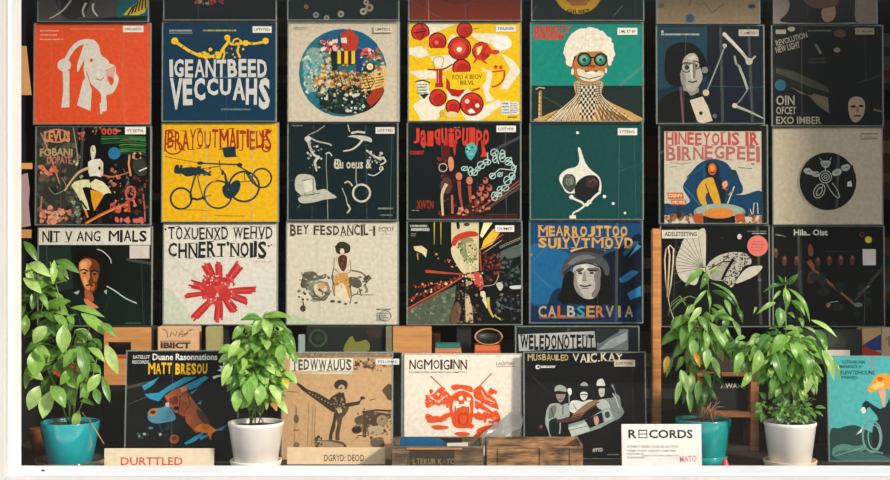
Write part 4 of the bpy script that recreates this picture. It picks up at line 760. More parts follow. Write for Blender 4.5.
def b2(a):   # study sheet 286..402 x 350..450, s 4.8
    a.r('#8a7560', -30, 14, 560, 38); a.blobs(['#a08a70','#7b6550'], 0, 14, 520, 36, 30, 10, 1); k = '#45382c'
    a.r('#ddd6c6', 14, 42, 318, 104); a.tl('#5a5048', 'TEDWWAUUS', 22, 46, 314, 101, .05, 4, .05, 3); a.r('#c9bda6', 120, 108, 316, 118); a.micro('#ddd6c6', 30, 110, 300, 117, 1, 2)
    a.blobs(['#5a4938','#8a735a'], 325, 45, 420, 95, 34, 10, 2); a.blobs(['#6d5a46'], 400, 70, 500, 104, 12, 8, 3); a.l('#5a4938', 4, [(320,80),(360,60),(410,90),(440,50)], True)
    a.b(k, [(44,160),(60,162),(100,190),(140,205),(180,225),(205,240),(212,230),(235,215),(268,200),(280,225),(285,255),(268,285),(245,298),(225,300),(200,285),(160,255),(110,220),(70,190)])
    a.b(k, [(228,170),(240,150),(262,144),(285,150),(294,165),(290,185),(275,195),(262,185),(250,190),(235,185)]); a.b('#b59c7d', [(250,178),(266,168),(280,180),(276,200),(262,208),(252,198)]); a.c('#2c241d', 262, 186, 5, 4)
    a.b(k, [(268,262),(300,255),(335,250),(352,246),(352,262),(320,270),(285,275)]); a.c(k, 366, 232, 12, 8); a.l(k, 6, [(345,256),(362,238)]); a.l('#77654f', 5, [(400,243),(428,236)])
    a.b('#54473a', [(230,292),(250,285),(300,275),(285,310),(270,330),(262,370),(255,410),(256,432),(238,432),(236,400),(245,350)]); a.b(k, [(232,300),(252,300),(238,345),(235,375),(222,410),(222,430),(206,432),(208,400),(222,350)]); a.p('#c2a684', [(240,282),(262,276),(268,300),(250,306)])
    for i in range(8): a.c('#bfa888', 110+i*15, 207+i*8, 3, 2)
    a.blobs(['#8c7962','#6d5b47'], 222, 225, 275, 285, 18, 8, 4)
    a.b('#4c4032', [(200,432),(240,436),(275,445),(290,464),(270,464),(240,455),(205,445)]); a.b('#a08a6d', [(140,464),(150,445),(190,434),(240,442),(275,464)]); a.blobs(['#5a4b3a','#3d332a'], 136, 405, 170, 464, 14, 9, 5); a.l('#5a4b3a', 4, [(130,432),(200,436),(280,452)])
    for x in (45, 108, 128, 140): a.l('#a88c6a', 3, [(x,262 if x < 100 else 265),(x-4,464)])
    a.b('#6d5842', [(46,312),(60,325),(58,345),(48,352),(36,338),(38,322)]); a.l('#6d5842', 3, [(48,280),(48,312)]); a.l('#6d5842', 4, [(34,388),(62,384)]); a.l('#8d7356', 3, [(0,200),(60,204)]); a.c('#7d6650', 50, 455, 14, 12)
    a.b('#5a4636', [(462,195),(490,165),(508,178),(510,235),(490,240),(475,215)]); a.l(k, 8, [(365,300),(430,290),(505,294)]); a.l(k, 4, [(375,280),(372,300)]); a.b('#4f4234', [(372,300),(440,300),(495,310),(500,330),(460,345),(430,370),(400,360),(380,410),(368,400)]); a.c('#96805f', 462, 340, 28, 26)
    a.b('#5a4b3a', [(330,330),(365,315),(370,350),(340,358)]); a.b('#3b3028', [(320,372),(355,368),(362,392),(335,402),(318,392)]); a.b('#b39a78', [(390,372),(450,366),(480,380),(450,405),(400,400)]); a.b('#6a5a48', [(410,430),(460,420),(470,464),(415,464)]); a.l(k, 4, [(385,310),(395,410),(345,412)]); a.blobs(['#7d6a54','#54463a'], 330, 300, 505, 440, 40, 9, 7)
def b3(a):   # study sheet 380..540 x 320..450, s 3.694
    k = '#3a2c30'; a.tl(k, 'NGMOIGINN', 106, 147, 322, 185, .02, 5, .06); a.t('#6a3a35', 'PADEROONS ANDREW ROOMETTO', 106, 191, 320, 198, .03); a.t('#6c6a68', 'LADITIRE', 430, 156, 498, 168, .02); a.l('#9a5a50', 2, [(428,173),(500,173)])
    o = '#e0552b'
    a.l(o, 5, [(186,208),(222,242),(262,284)]); a.l(o, 5, [(414,198),(390,222),(362,252)])
    a.b(o, [(262,250),(272,240),(300,240),(335,246),(345,262),(335,268),(300,256),(275,262)])
    a.b(o, [(165,300),(180,282),(200,272),(212,258),(232,248),(245,262),(262,285),(255,310),(235,312),(215,305),(195,318),(172,325)])
    a.b(o, [(345,265),(358,248),(375,245),(400,275),(425,292),(440,330),(420,325),(400,318),(370,300),(350,290)])
    a.b(o, [(258,290),(275,272),(300,262),(330,270),(345,292),(345,330),(342,370),(330,395),(300,402),(272,392),(262,360),(255,325)])
    a.blobs([o], 172, 262, 250, 318, 34, 12, 81); a.blobs([o], 352, 262, 432, 322, 34, 12, 82); a.blobs([o], 268, 280, 340, 392, 40, 13, 83); a.blobs([o], 178, 352, 250, 376, 12, 9, 84); a.blobs([o], 350, 345, 440, 380, 26, 11, 85)
    c = '#eedfcd'
    for bb in ([(283,318),(300,312),(330,314),(332,345),(318,322),(298,322),(290,350),(284,340)], [(292,285),(305,282),(306,296),(294,297)], [(322,285),(335,290),(333,300),(322,298)], [(270,305),(276,300),(274,340),(268,330)]): a.b(c, bb)
    a.p(o, [(286,325),(330,320),(334,392),(272,392)]); a.b(c, [(280,300),(292,306),(284,322),(276,315)]); a.b(c, [(312,300),(330,304),(328,316),(314,314)])
    a.b(o, [(168,362),(172,348),(190,352),(196,366),(220,358),(245,345),(258,345),(258,358),(230,372),(212,378),(185,380)]); a.b(o, [(345,345),(380,348),(410,345),(430,335),(445,360),(440,380),(410,365),(370,362),(345,358)]); a.b(o, [(350,300),(375,310),(430,350),(440,368),(400,340),(360,322)])
    a.b(o, [(190,392),(215,388),(252,394),(245,403),(205,404)]); a.b(o, [(360,405),(385,392),(430,385),(442,372),(436,395),(400,408),(362,420)]); a.b(o, [(276,418),(300,413),(330,418),(325,428),(290,428)]); a.b(o, [(350,424),(380,410),(412,412),(400,430),(352,432)])
    a.l('#f0e2d2', 3, [(190,290),(215,300),(240,285)], True); a.l('#f0e2d2', 3, [(375,262),(392,290),(425,305)], True); a.l('#a63c1f', 3, [(286,330),(300,345),(326,342)], True); a.b('#b8451f', [(290,350),(310,344),(326,352),(322,385),(290,385)]); a.b('#e0552b', [(296,356),(320,354),(316,382),(298,382)])
    for x, y, r in ((215,300,9),(230,285,7),(395,292,9),(410,310,6),(240,262,6),(425,362,7),(185,300,6)): a.c('#ea9070', x, y, r, r*.6)
    a.blobs(['#ec8f6a','#f1dccb'], 165, 262, 250, 318, 12, 6, 5, lambda x, y: True); a.blobs(['#ec8f6a'], 355, 260, 435, 320, 8, 6, 6)
def b4(a):   # study sheet 520..650 x 350..466, s 4.138
    a.tl('#b5a078', 'MUSBAUILED', 32, 18, 204, 46, .03, 4, .12); a.tl('#c4bba6', 'VAIC.KAY', 218, 14, 430, 52, .04, 5, .14, 2); a.c('#d9d6cc', 76, 72, 10, 9); a.c('#131b1b', 78, 72, 5); a.t('#d9d6cc', 'uauoy', 88, 66, 150, 80, .06)
    g = '#9a9f98'
    a.b('#11100f', [(140,200),(145,160),(168,146),(195,155),(205,190),(205,225),(175,228),(150,222)]); a.b(g, [(145,172),(150,152),(170,146),(192,158),(192,176),(165,170)]); a.b('#8a8078', [(152,182),(188,180),(182,208),(168,218),(156,205)]); a.r('#1b1c1c', 150, 174, 190, 184)
    a.b(g, [(105,300),(112,250),(128,225),(160,222),(175,230),(198,222),(206,250),(205,275),(190,290),(160,295),(148,280),(140,310),(150,358),(165,358),(168,300),(130,360),(115,330)]); a.b('#1c2423', [(122,296),(160,290),(160,350),(128,356)]); a.b('#6b716c', [(125,240),(150,232),(145,270),(120,285)])
    a.b('#d3d3c9', [(198,165),(212,160),(216,180),(206,190)]); a.l('#8f948d', 4, [(205,185),(205,260)])
    a.b('#100f0f', [(248,190),(252,150),(268,140),(285,155),(288,200),(270,210)]); a.b(g, [(252,148),(265,134),(280,140),(282,150)]); a.b('#cfcdc2', [(252,180),(268,174),(282,182),(278,200),(266,210),(254,200)]); a.r('#1b1c1c', 250, 160, 284, 172)
    a.b('#c9cabf', [(206,250),(212,215),(240,210),(262,216),(285,208),(310,212),(300,230),(262,245),(240,258),(222,262)])
    a.b('#100f0f', [(315,180),(318,140),(345,122),(362,145),(372,190),(352,205),(330,200)]); a.b('#c7c7bd', [(320,148),(325,126),(345,122),(355,150),(338,152)]); a.b('#b9b3a8', [(330,162),(352,160),(350,188),(338,196),(330,184)]); a.r('#1b1c1c', 322, 150, 356, 160)
    a.b('#7b827d', [(350,205),(385,198),(395,175),(380,150),(388,145),(400,180),(415,195),(420,230),(432,262),(400,290),(370,270),(345,235)]); a.b('#a9aea7', [(318,215),(350,205),(372,225),(372,245),(345,250),(322,238)])
    a.b('#8a6a52', [(210,282),(240,250),(285,218),(320,208),(320,225),(280,255),(235,285)]); a.b('#51392c', [(155,290),(215,280),(255,270),(250,285),(210,298),(160,300)]); a.l('#3a2c26', 4, [(160,292),(270,260),(330,215)])
    a.p('#8b948f', [(200,310),(285,285),(350,245),(372,240),(398,290),(330,325),(215,362)]); a.p('#1e1c1d', [(268,292),(340,258),(348,300),(290,325)]); a.b('#b98f75', [(306,282),(322,275),(328,300),(314,312)]); a.p('#a5aea9', [(345,252),(370,244),(388,284),(352,298)]); a.b('#3a3f3e', [(352,262),(368,256),(374,276),(358,282)]); a.p('#b7bdb6', [(200,322),(275,300),(290,335),(215,360)]); a.l('#30403d', 2, [(200,335),(280,315)])
    a.l('#2a2f2e', 3, [(130,240),(140,280),(150,300)]); a.l('#2a2f2e', 3, [(180,232),(178,270)]); a.l('#5d625e', 3, [(222,225),(235,250)]); a.l('#5d625e', 3, [(370,215),(385,250),(412,262)]); a.l('#c9cbc2', 3, [(385,180),(398,200),(412,240)]); a.r('#1b1c1c', 252, 184, 282, 188); a.l('#3a2f2b', 2, [(258,196),(274,195)]); a.l('#3a2f2b', 2, [(334,180),(348,180)]); a.l('#3a2f2b', 2, [(162,206),(178,205)])
    a.b('#222b2a', [(70,315),(88,305),(95,325),(80,330)]); a.c('#7a4a3e', 88, 318, 6, 7); a.t('#cfcdbf', 'AYTO', 300, 406, 342, 422, .05, rot=-.05); a.micro('#8d928a', 360, 428, 410, 438, 1, 3)
    a.b('#171f1e', [(60,100),(200,70),(250,110),(150,150),(90,150)])
def b5(a):   # study sheet 740..890 x 320..480, s 3
    a.b('#27433f', [(272,335),(300,325),(345,316),(380,330),(420,345),(500,335),(620,330),(620,440),(272,440)]); a.b('#547f78', [(280,385),(310,372),(345,378),(378,374),(372,392),(320,400),(282,410)]); a.b('#3d635d', [(290,395),(340,392),(400,400),(460,420),(350,425),(290,415)]); a.l('#7aa59b', 2, [(285,408),(340,392),(376,380)])
    k = '#20282a'
    for t, x0, y0, x1, y1 in (('SUTWAK.NAI', 312,122,382,133), ('MANENCE H', 304,136,370,146), ('2FLEWTDHOUNS', 300,153,410,165), ('PINIAED', 310,169,358,178)): a.t(k, t, x0, y0, x1, y1, .035)
    a.p('#1f2b2e', [(368,268),(366,276),(374,284),(382,280),(384,266),(392,262),(400,272),(412,286),(418,298),(404,310),(400,330),(396,352),(400,380),(412,398),(436,404),(520,404),(520,215),(470,222),(452,238),(440,262),(424,268),(406,258),(392,248),(382,242),(372,252)]); a.b('#cfd5cd', [(366,268),(376,262),(382,276),(372,282)])
    a.b('#dd9a3c', [(386,212),(400,190),(412,170),(430,162),(452,165),(470,190),(460,210),(430,205),(405,218)]); a.b('#e4c06a', [(396,205),(420,188),(440,195),(420,208)]); a.c('#c9632e', 426, 178, 9, 7); a.b('#d5a27a', [(420,205),(440,205),(442,235),(434,262),(426,235)])
    a.ring('#6b908a', 398, 350, 28, 6, 46); a.ring('#86a8a0', 404, 352, 18, 3, 36); a.p('#c9d3cb', [(350,345),(372,320),(366,338)]); a.l('#6b908a', 4, [(380,390),(430,400)])
    a.b('#8a8f8a', [(398,120),(408,122),(410,145),(400,148)]) 
def bb_(a):   # banner sleeve, crop (510,320,3)
    a.p('#b3b2ab', [(25,44),(255,34),(258,82),(28,94)]); a.tl('#1d2324', 'WELEDONOTEUT', 30, 44, 254, 90, .06, 6, .06, 3); a.r('#6f7674', 262, 28, 356, 92); a.p('#a0a5a2', [(266,90),(300,60),(352,38),(352,60),(310,85)]); a.b('#2f3636', [(264,30),(330,30),(300,52),(266,70)])
def bdark(a): a.l('#262b2a', 3, [(0,0),(1,1)])
sleeve('dark sleeve with brown and blue shapes under MATT BRESOU title', (124,350.5,238,466), 3.215, (120,345,3.965), b1, '#151e20', None, tilt=5, zbot=LEDGE, group=GL, yaw=1)
sleeve('sepia sleeve with a figure in a hat stretching out one leg', (280.5,352.5,393,466), 3.25, (286,350,4.8), b2, '#c29c74', (428,44,542,72), 'PTLUNRS', tilt=5, zbot=LEDGE, group=GL, scol='#d9d4c8')
sleeve('plain black sleeve showing only its edge behind the sepia one', (300,352,402.5,466), 3.285, (286,350,4.8), bdark, '#191c1b', None, tilt=5, zbot=LEDGE, group=GL)
sleeve('white sleeve with an orange lobster print', (403,353.5,522.5,466), 3.30, (380,320,3.694), b3, '#e9dccb', None, tilt=3, zbot=LEDGE, group=GL, edge='#ddd0be')
sleeve('black sleeve with three figures carrying a long case', (523.5,352,647,466), 3.268, (520,350,4.138), b4, '#131b1b', (393,42,480,70), 'LOETHAL', tilt=4, zbot=LEDGE, group=GL, scol='#b9a892')
sleeve('dark sleeve with a pale block-letter banner, behind the three-figure one', (515,326,640,466), 3.375, (510,320,3), bb_, '#20292a', None, tilt=1.5, zbot=LEDGE, group=GL)
sleeve('turquoise sleeve with dark hills and an orange flame, far right', (828.5,356,945,466), 3.23, (740,320,3), b5, '#4fa8a8', None, tilt=4, zbot=LEDGE, group=GL, edge='#49605c')
def card(name, label, cat, box, Y, crop, paint, bg, tilt=3., thick=.003, yaw=0, prop=True, zbot=LEDGE):
    x0, y0, x1, _ = box; m = Y/F; cx = (x0+x1)/2; y1e = 240+(ZC-zbot)/m
    e = empty(name, (wx(cx, Y), Y, zbot), label, cat, None, rot=(math.radians(-tilt), 0, math.radians(yaw)))
    a = Art(crop, cx, y1e, Y); hw = (x1-x0)/2*m; h = (y1e-y0)*m; a.lim = (-hw, hw, 0, h)
    a.mb.box(-hw, hw, 0, thick, 0, h, lin(bg), bev=.0004); paint(a); a.mb.build('face_card', M['card'], e, colored=True)
    if prop:
        f = MB(); f.box(-hw*.25, hw*.25, thick, thick+.0015, 0, h*.7, lin(bg), mat=Matrix.Translation((0, .001, .001)) @ Matrix.Rotation(math.radians(tilt*.6), 4, 'X'))
        f.build('back_strut', M['card'], e, colored=True)
    return e
def c1(a): a.t('#d2544a', 'DURTTLED', 32, 412, 218, 436, .03)
def c2(a): a.t('#4c4237', 'DGRYD: DEOD', 162, 404, 282, 424, .02)
card('divider_card', 'long cream card with red lettering in front of the MATT BRESOU sleeve', 'card', (104,448.5,214,466), 3.17, (110,320,3), c1, '#e3cfb2', tilt=4)
card('divider_card', 'long tan card with brown lettering in front of the sepia sleeve', 'card', (287,447.5,385,466), 3.19, (270,320,3), c2, '#dcc09a', tilt=4)
def sg(a):
    k = '#3b3838'; a.t(k, 'R', 56, 330, 82, 356, .05); a.l(k, 4, [(88,332),(112,332),(112,354),(88,354),(88,330)]); a.l(k, 3, [(90,343),(111,343)]); a.t(k, 'CORDS', 118, 330, 250, 356, .05)
    a.t('#7c7976', 'RECOMENT ANDERS A PAGES RECUROTITION', 52, 377, 205, 384, .02); a.t('#7c7976', 'PUNMTATION  EXELANT SOMETIMES', 52, 390, 200, 396, .02); a.t('#7c7976', 'INSTRUMATE', 52, 399, 100, 405, .02); a.t('#7c7976', 'PANIATIVS ANTRESTMALE INMENTTICON', 100, 405, 208, 410, .02); a.t('#7c7976', 'PRANNASES', 52, 410, 104, 416, .02)
    a.t('#d65a6c', 'MATO', 210, 408, 260, 426, .01, rot=-.06)
card('card_sign', 'white card sign reading RECORDS standing on the ledge', 'sign', (622,424.5,702,466), 3.125, (610,320,3), sg, '#e6e0da', tilt=5)
# ============================================================ the two old crates and what stands in them
def crate(label, x0, x1, yt, Yf, depth, mat, plate=None, group=None):
    X0, X1 = wx(x0, Yf), wx(x1, Yf); h = wz(yt, Yf)-LEDGE; cx = (X0+X1)/2; w = X1-X0
    e = empty('wooden_crate', (cx, Yf, LEDGE), label, 'crate', group)
    t = .006
    b = MB(); b.box(-w/2, w/2, 0, t, 0, h, bev=.0012)
    b.box(-w/2, w/2, -.002, 0, h-.004, h, bev=.0006)
    b.build('front_panel', mat, e)
    for s in (-1, 1):
        b = MB(); b.box(min(s*w/2, s*(w/2-t)), max(s*w/2, s*(w/2-t)), t, depth-t, 0, h+.004, bev=.001); b.build('side_panel', mat, e)
    b = MB(); b.box(-w/2, w/2, depth-t, depth, 0, h+.006, bev=.001); b.build('back_panel', mat, e)
    b = MB(); b.box(-w/2+t, w/2-t, t, depth-t, 0, .004); b.build('base_panel', mat, e)
    return e, w, h
e, w, h = crate('weathered grey-brown crate with a dark lettered plate, holding small records', 391.5, 483.5, 446.5, 3.105, .12, M['crate_dark'])
m = 3.105/F; a = Art((380,420,4.045), 437.5, 240+(ZC-LEDGE)/m, 3.105); a.n = 0; a._y = lambda: -.0022
a.mb.box(-.066*1, .066*.62, -.0022+.0001, 0, .012, h-.007, lin('#3a2f26'), bev=.0004)
a.tl('#8f7a58', 'MLTEKUR KATC', 112, 155, 300, 180, .03, 3, .08); a.mb.build('lettered_plate', M['card'], e, colored=True)
b = MB(); b.box(-.075, .06, -.0035, 0, h-.007, h-.003, bev=.0005); b.build('rim_slat', M['wood_h'], e)
e2, w2, h2 = crate('empty brown wooden crate with worn orange planks', 486.5, 583, 446.5, 3.105, .12, M['crate'])
for zz in (.018, .031):
    pass
for sx in (-.09, .012, .085):
    b = MB(); b.box(sx, sx+.016, -.003, 0, .002, h2-.004, bev=.0006); b.build('batten', M['crate'], e2)
def prism(name, label, cat, pts, Y, thick, mat, col='#ffffff', group=None, tilt=0., structure=False):
    """a flat-fronted thing with real thickness, outline in photo pixels at distance Y; its origin sits at its foot"""
    P = [W(x, y, Y) for x, y in pts]; zb = min(p.z for p in P); cx = sum(p.x for p in P)/len(P)
    P = [Vector((p.x-cx, 0, p.z-zb)) for p in P]; k = len(P); mb = MB()
    tri = tessellate_polygon([P]); vs = P+[p+Vector((0, thick, 0)) for p in P]; fs = []
    ar = sum(P[i].x*P[(i+1) % k].z-P[(i+1) % k].x*P[i].z for i in range(k))
    for t in tri:
        a_ = (P[t[1]]-P[t[0]]).cross(P[t[2]]-P[t[0]]).y
        t = tuple(t) if a_ < 0 else tuple(reversed(t)); fs.append(t); fs.append(tuple(i+k for i in reversed(t)))
    for i in range(k):
        j = (i+1) % k; fs.append((i, i+k, j+k, j) if ar > 0 else (i, j, j+k, i+k))
    mb.faces(vs, fs, lin(col)); o = mb.build(name, mat, colored=True); o.location = (cx, Y, zb); o.rotation_euler.x = math.radians(-tilt)
    if structure: o['kind'] = 'structure'
    else: props(o, label, cat, group)
    return o
prism('small_record', 'small blue record sleeve with a rounded corner in the grey-brown crate', 'record sleeve', [(400,463.5),(400,438.5),(404,437),(430,437),(439,438.5),(445,442),(447,447),(447,463.5)], 3.15, .004, M['print'], '#17587f')
prism('small_record', 'dark small record standing behind the blue one in the crate', 'record sleeve', [(403,459),(403,437.5),(462,438),(462,459)], 3.18, .004, M['print'], '#24241f')
prism('index_card', 'white index card standing in the grey-brown crate', 'card', [(447,463),(447,443),(468,442.5),(468,463)], 3.143, .0015, M['card'], '#d6cbb8')
# crumpled clear film bag rising from the crate in front of the lobster sleeve
fb = MB(); rr = random.Random(12); rows = []
pts = [((470,446),(489,446)), ((476,440),(494,441)), ((484,432),(504,437)), ((496,424),(514,431)), ((508,414),(521.5,428)), ((519,407),(523,420))]
for i, (l_, r_) in enumerate(pts):
    row = []
    for k in range(6):
        t = k/5; Yk = 3.21+.006*math.sin(i*1.9+k*2.4)+(.05 if i > 2 else i*.016)
        row.append(W(l_[0]+(r_[0]-l_[0])*t, l_[1]+(r_[1]-l_[1])*t, Yk))
    rows.append(row)
o0 = W(484, 446, 3.21)
vs = [p-o0 for r_ in rows for p in r_]; n_ = len(vs); vs += [v+Vector((0, .003, 0)) for v in vs]
fs = []
for i in range(len(rows)-1):
    for k in range(5):
        q = (i*6+k, i*6+k+1, (i+1)*6+k+1, (i+1)*6+k); fs.append(q); fs.append(tuple(j+n_ for j in reversed(q)))
fb.faces(vs, fs, smooth=True); o = fb.build('film_bag', M['film_bag'], loc=o0); props(o, 'crumpled clear film bag rising from the crate to the lobster sleeve', 'bag')
# ============================================================ window, walls, rack
def st(name, mb, mat, parent=None, loc=None):
    o = mb.build(name, mat, parent, loc)
    if not parent: o['kind'] = 'structure'
    return o
XL = wx(9.5, 2.95); XR = 1.58; ZS = wz(475, 2.95); ZSB = wz(465.6, 3.035); ZT = ZC+1.06
win = bpy.data.objects.new('window_1', None); COL.objects.link(win); win.location = ((XL+XR)/2, 2.95, ZS); win['kind'] = 'structure'
def rel(mb): 
    mb.v = [(x-win.location.x, y-win.location.y, z-win.location.z) for x, y, z in mb.v]; return mb
for (xa, xb, za, zb) in ((XL-.045, XL, ZS-.12, ZT+.05), (XR, XR+.045, ZS-.12, ZT+.05), (XL, XR, ZT, ZT+.05)):
    mb = MB(); mb.box(xa, xb, 2.95, 3.035, za, zb, bev=.003); st('window_frame', rel(mb), M['white_paint'], win)
for (xa, xb, za, zb) in ((XL-.16, XL-.0015, ZS-.12, ZT+.12), (XR+.0015, XR+.16, ZS-.12, ZT+.12), (XL, XR, ZT+.0015, ZT+.12), (XL-.0015, XR+.0015, ZS-.12, ZS-.001)):
    mb = MB(); mb.box(xa, xb, 2.925, 2.9495, za, zb, bev=.002); st('casing', rel(mb), M['casing'], win)
mb = MB(); mb.faces([(XL,2.95,ZS-.12),(XR,2.95,ZS-.12),(XR,3.035,ZS-.12),(XL,3.035,ZS-.12),(XL,2.952,ZS-.002),(XR,2.952,ZS-.002),(XR,3.035,ZSB),(XL,3.035,ZSB),(XL,2.957,ZS+.0006),(XR,2.957,ZS+.0006)],
    [(0,3,2,1),(0,1,5,4),(4,5,9,8),(8,9,6,7),(1,2,6,9,5),(2,3,7,6),(3,0,4,8,7)])
st('window_sill', rel(mb), M['white_paint'], win)
if GLASS:
    mb = MB(); mb.box(XL+.0005, XR-.0005, 2.960, 2.964, ZS+.004, ZT-.0005); st('window_pane', rel(mb), M['glass'], win)
mb = MB(); mb.box(XL-.19, XR+.15, 3.041, 3.75, LEDGE-.03, LEDGE, bev=.002); st('trim_1', mb, M['ledge'])
mb = MB(); mb.box(-3, XL-.16, 2.93, 3.04, 0, 3.2); mb.box(XR+.16, 3.4, 2.93, 3.04, 0, 3.2); mb.box(XL-.16, XR+.16, 2.93, 3.04, 0, ZS-.12); mb.box(XL-.16, XR+.16, 2.93, 3.04, ZT+.10, 3.2)
st('wall_front', mb, M['outside'])
mb = MB(); mb.box(-3, 3.4, 7.0, 7.1, 0, 3.2); st('wall_back', mb, M['plaster'])
mb = MB(); mb.box(-3.1, -3, 3.04, 7.1, 0, 3.2); st('wall_left', mb, M['plaster'])
mb = MB(); mb.box(3.4, 3.5, 3.04, 7.1, 0, 3.2); st('wall_right', mb, M['plaster'])
mb = MB(); mb.box(-3.1, 3.5, 2.93, 7.1, -.08, 0); st('floor', mb, M['floor'])
mb = MB(); mb.box(-3.1, 3.5, 2.93, 7.1, 3.2, 3.28); st('ceiling', mb, M['plaster'])
mb = MB(); mb.box(-6, 6, -6, 2.93, -.10, -.02); st('pavement', mb, M['pavement'])
mb = MB(); mb.box(-1.175, -1.160, 3.05, 3.75, LEDGE, 2.35); props(mb.build('partition_board', M['dark_metal']), 'dark side board behind the left window frame', 'board')
# rack
rack = empty('display_rack', (0, 3.53, LEDGE), 'black rack with thin ledges that carries the wall of sleeves', 'display rack')
def racked(name, x0, x1, y0, y1, z0, z1, mat=M['dark_metal']):
    b_ = MB(); b_.box(x0, x1, y0-3.53, y1-3.53, z0-LEDGE, z1-LEDGE); return b_.build(name, mat, rack)
for i, bx in enumerate(W2):
    c_ = wx((bx[0]+bx[2])/2, YW); racked('upright', c_-.02, c_+.02, 3.515, 3.545, LEDGE, 2.32)
for row in ([(37,0,149,22),(163,0,277,20.6),(287,0,399.5,20.5),(408,0,522,21),(531,0,644.5,21),(656,0,760.5,24),(773,0,878,24)], W1, W2, W3):
    for bx in row:
        z = wz(bx[3], YW); racked('ledge', wx(bx[0]+2, YW), wx(bx[2]-2, YW), 3.497, 3.515, z-.0011, z-.0001)
# back shelving with dim record boxes, seen through the gaps
bs = empty('back_shelving', (0, 4.1, 0), 'dark wooden shelving in the shade behind the sleeves', 'shelving')
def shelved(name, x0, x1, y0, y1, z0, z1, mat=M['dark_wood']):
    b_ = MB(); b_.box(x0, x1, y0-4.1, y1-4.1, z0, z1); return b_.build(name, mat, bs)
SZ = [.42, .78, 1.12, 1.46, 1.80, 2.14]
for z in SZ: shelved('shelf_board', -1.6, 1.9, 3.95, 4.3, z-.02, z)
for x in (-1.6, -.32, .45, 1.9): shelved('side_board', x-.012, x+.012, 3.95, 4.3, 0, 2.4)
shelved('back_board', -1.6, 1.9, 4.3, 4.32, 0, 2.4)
GR = 'record boxes on the dim back shelving'
rr = random.Random(21); gaps = [28, 156, 282, 403.5, 525.5, 650.5, 769, 888]
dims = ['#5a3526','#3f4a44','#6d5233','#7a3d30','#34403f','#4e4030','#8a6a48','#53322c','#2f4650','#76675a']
nm = ['left frame and the first column','first and second columns','second and third columns','third and fourth columns','fourth and fifth columns','fifth and sixth columns','sixth and seventh columns','seventh column and the right edge']
lv = ['lowest', 'second', 'third', 'fourth', 'top']
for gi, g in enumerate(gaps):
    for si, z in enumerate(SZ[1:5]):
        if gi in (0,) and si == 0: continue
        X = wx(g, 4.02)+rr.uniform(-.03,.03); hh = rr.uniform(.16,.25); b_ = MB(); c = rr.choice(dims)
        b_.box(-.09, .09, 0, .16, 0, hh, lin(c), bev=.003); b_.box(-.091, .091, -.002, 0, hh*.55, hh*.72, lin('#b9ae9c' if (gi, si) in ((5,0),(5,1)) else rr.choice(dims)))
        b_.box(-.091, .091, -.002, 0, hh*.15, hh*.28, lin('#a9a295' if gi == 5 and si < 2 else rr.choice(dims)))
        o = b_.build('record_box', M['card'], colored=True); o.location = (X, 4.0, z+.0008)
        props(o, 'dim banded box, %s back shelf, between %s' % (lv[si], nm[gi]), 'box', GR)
# ============================================================ the strip of things behind the lower sleeves
YB = 3.42
def board(name, label, x0, x1, Y0, Y1, z, mat, t=.012):
    X0, X1 = wx(x0, YB), wx(x1, YB); e = empty(name, ((X0+X1)/2, (Y0+Y1)/2, LEDGE), label, 'shelf'); w = (X1-X0)/2; d = (Y1-Y0)/2
    b_ = MB(); b_.box(-w, w, -d, d, z-LEDGE-t, z-LEDGE, bev=.001); b_.build('shelf_board', mat, e)
    for s in (-1, 1):
        b_ = MB(); b_.box(min(s*w, s*(w-t)), max(s*w, s*(w-t)), -d, d, 0, z-LEDGE-t); b_.build('side_board', mat, e)
    return z
ZSH = wz(356.5, YB)
board('low_shelf', 'low dark shelf behind the lower sleeves, left and centre', 154, 514, 3.392, 3.495, ZSH, M['dark_wood'])
board('low_shelf', 'low dark shelf behind the two right plants', 772, 930, 3.392, 3.495, wz(358.5, YB), M['dark_wood'])
def bxy(name, label, cat, x0, y0, x1, y1, Y, d, mat, col='#ffffff', z0=None, bev=.0015, colored=True, group=None, art=None, crop=(0,0,1), yaw=0):
    m = Y/F; zb = wz(y1, Y) if z0 is None else z0; X0, X1 = wx(x0, Y), wx(x1, Y); zt = wz(y0, Y)
    a = Art(crop, (x0+x1)/2, 240+(ZC-zb)/m, Y); w = (X1-X0)/2; a.mb.box(-w, w, 0, d, 0, zt-zb, lin(col), bev=bev)
    if art: art(a)
    o = a.mb.build(name, mat, colored=True); o.location = ((X0+X1)/2, Y, zb); o.rotation_euler.z = yaw; props(o, label, cat, group); return o
# left wooden box with a hand hole, on a dark crate
zc = wz(384, 3.40)
bxy('storage_box', 'black storage box under the orange wooden box at left', 'box', 103, 385, 151, 452, 3.40, .09, M['card'], '#161816', z0=LEDGE)
zc = wz(385, 3.40)
wb = empty('wooden_box', (wx(127,3.40), 3.40, zc), 'orange wooden box with a dark hand hole, beside the left plant', 'box')
X0, X1 = wx(104,3.40)-wx(127,3.40), wx(150.5,3.40)-wx(127,3.40); zt = wz(327.5,3.40)-zc
h0, h1 = wz(355,3.40)-zc, wz(342,3.40)-zc; hx0, hx1 = wx(108,3.40)-wx(127,3.40), wx(131,3.40)-wx(127,3.40)
b_ = MB(); b_.box(X0, X1, 0, .01, h1, zt); b_.box(X0, hx0, 0, .01, h0, h1); b_.box(hx1, X1, 0, .01, h0, h1); b_.box(X0, X1, 0, .01, 0, h0); b_.build('front_panel', M['wood_h'], wb)
b_ = MB(); b_.box(hx0, hx1, -.001, 0, h0-.009, h0-.001, lin('#b5402c')); b_.build('red_tape', M['card'], wb, colored=True)
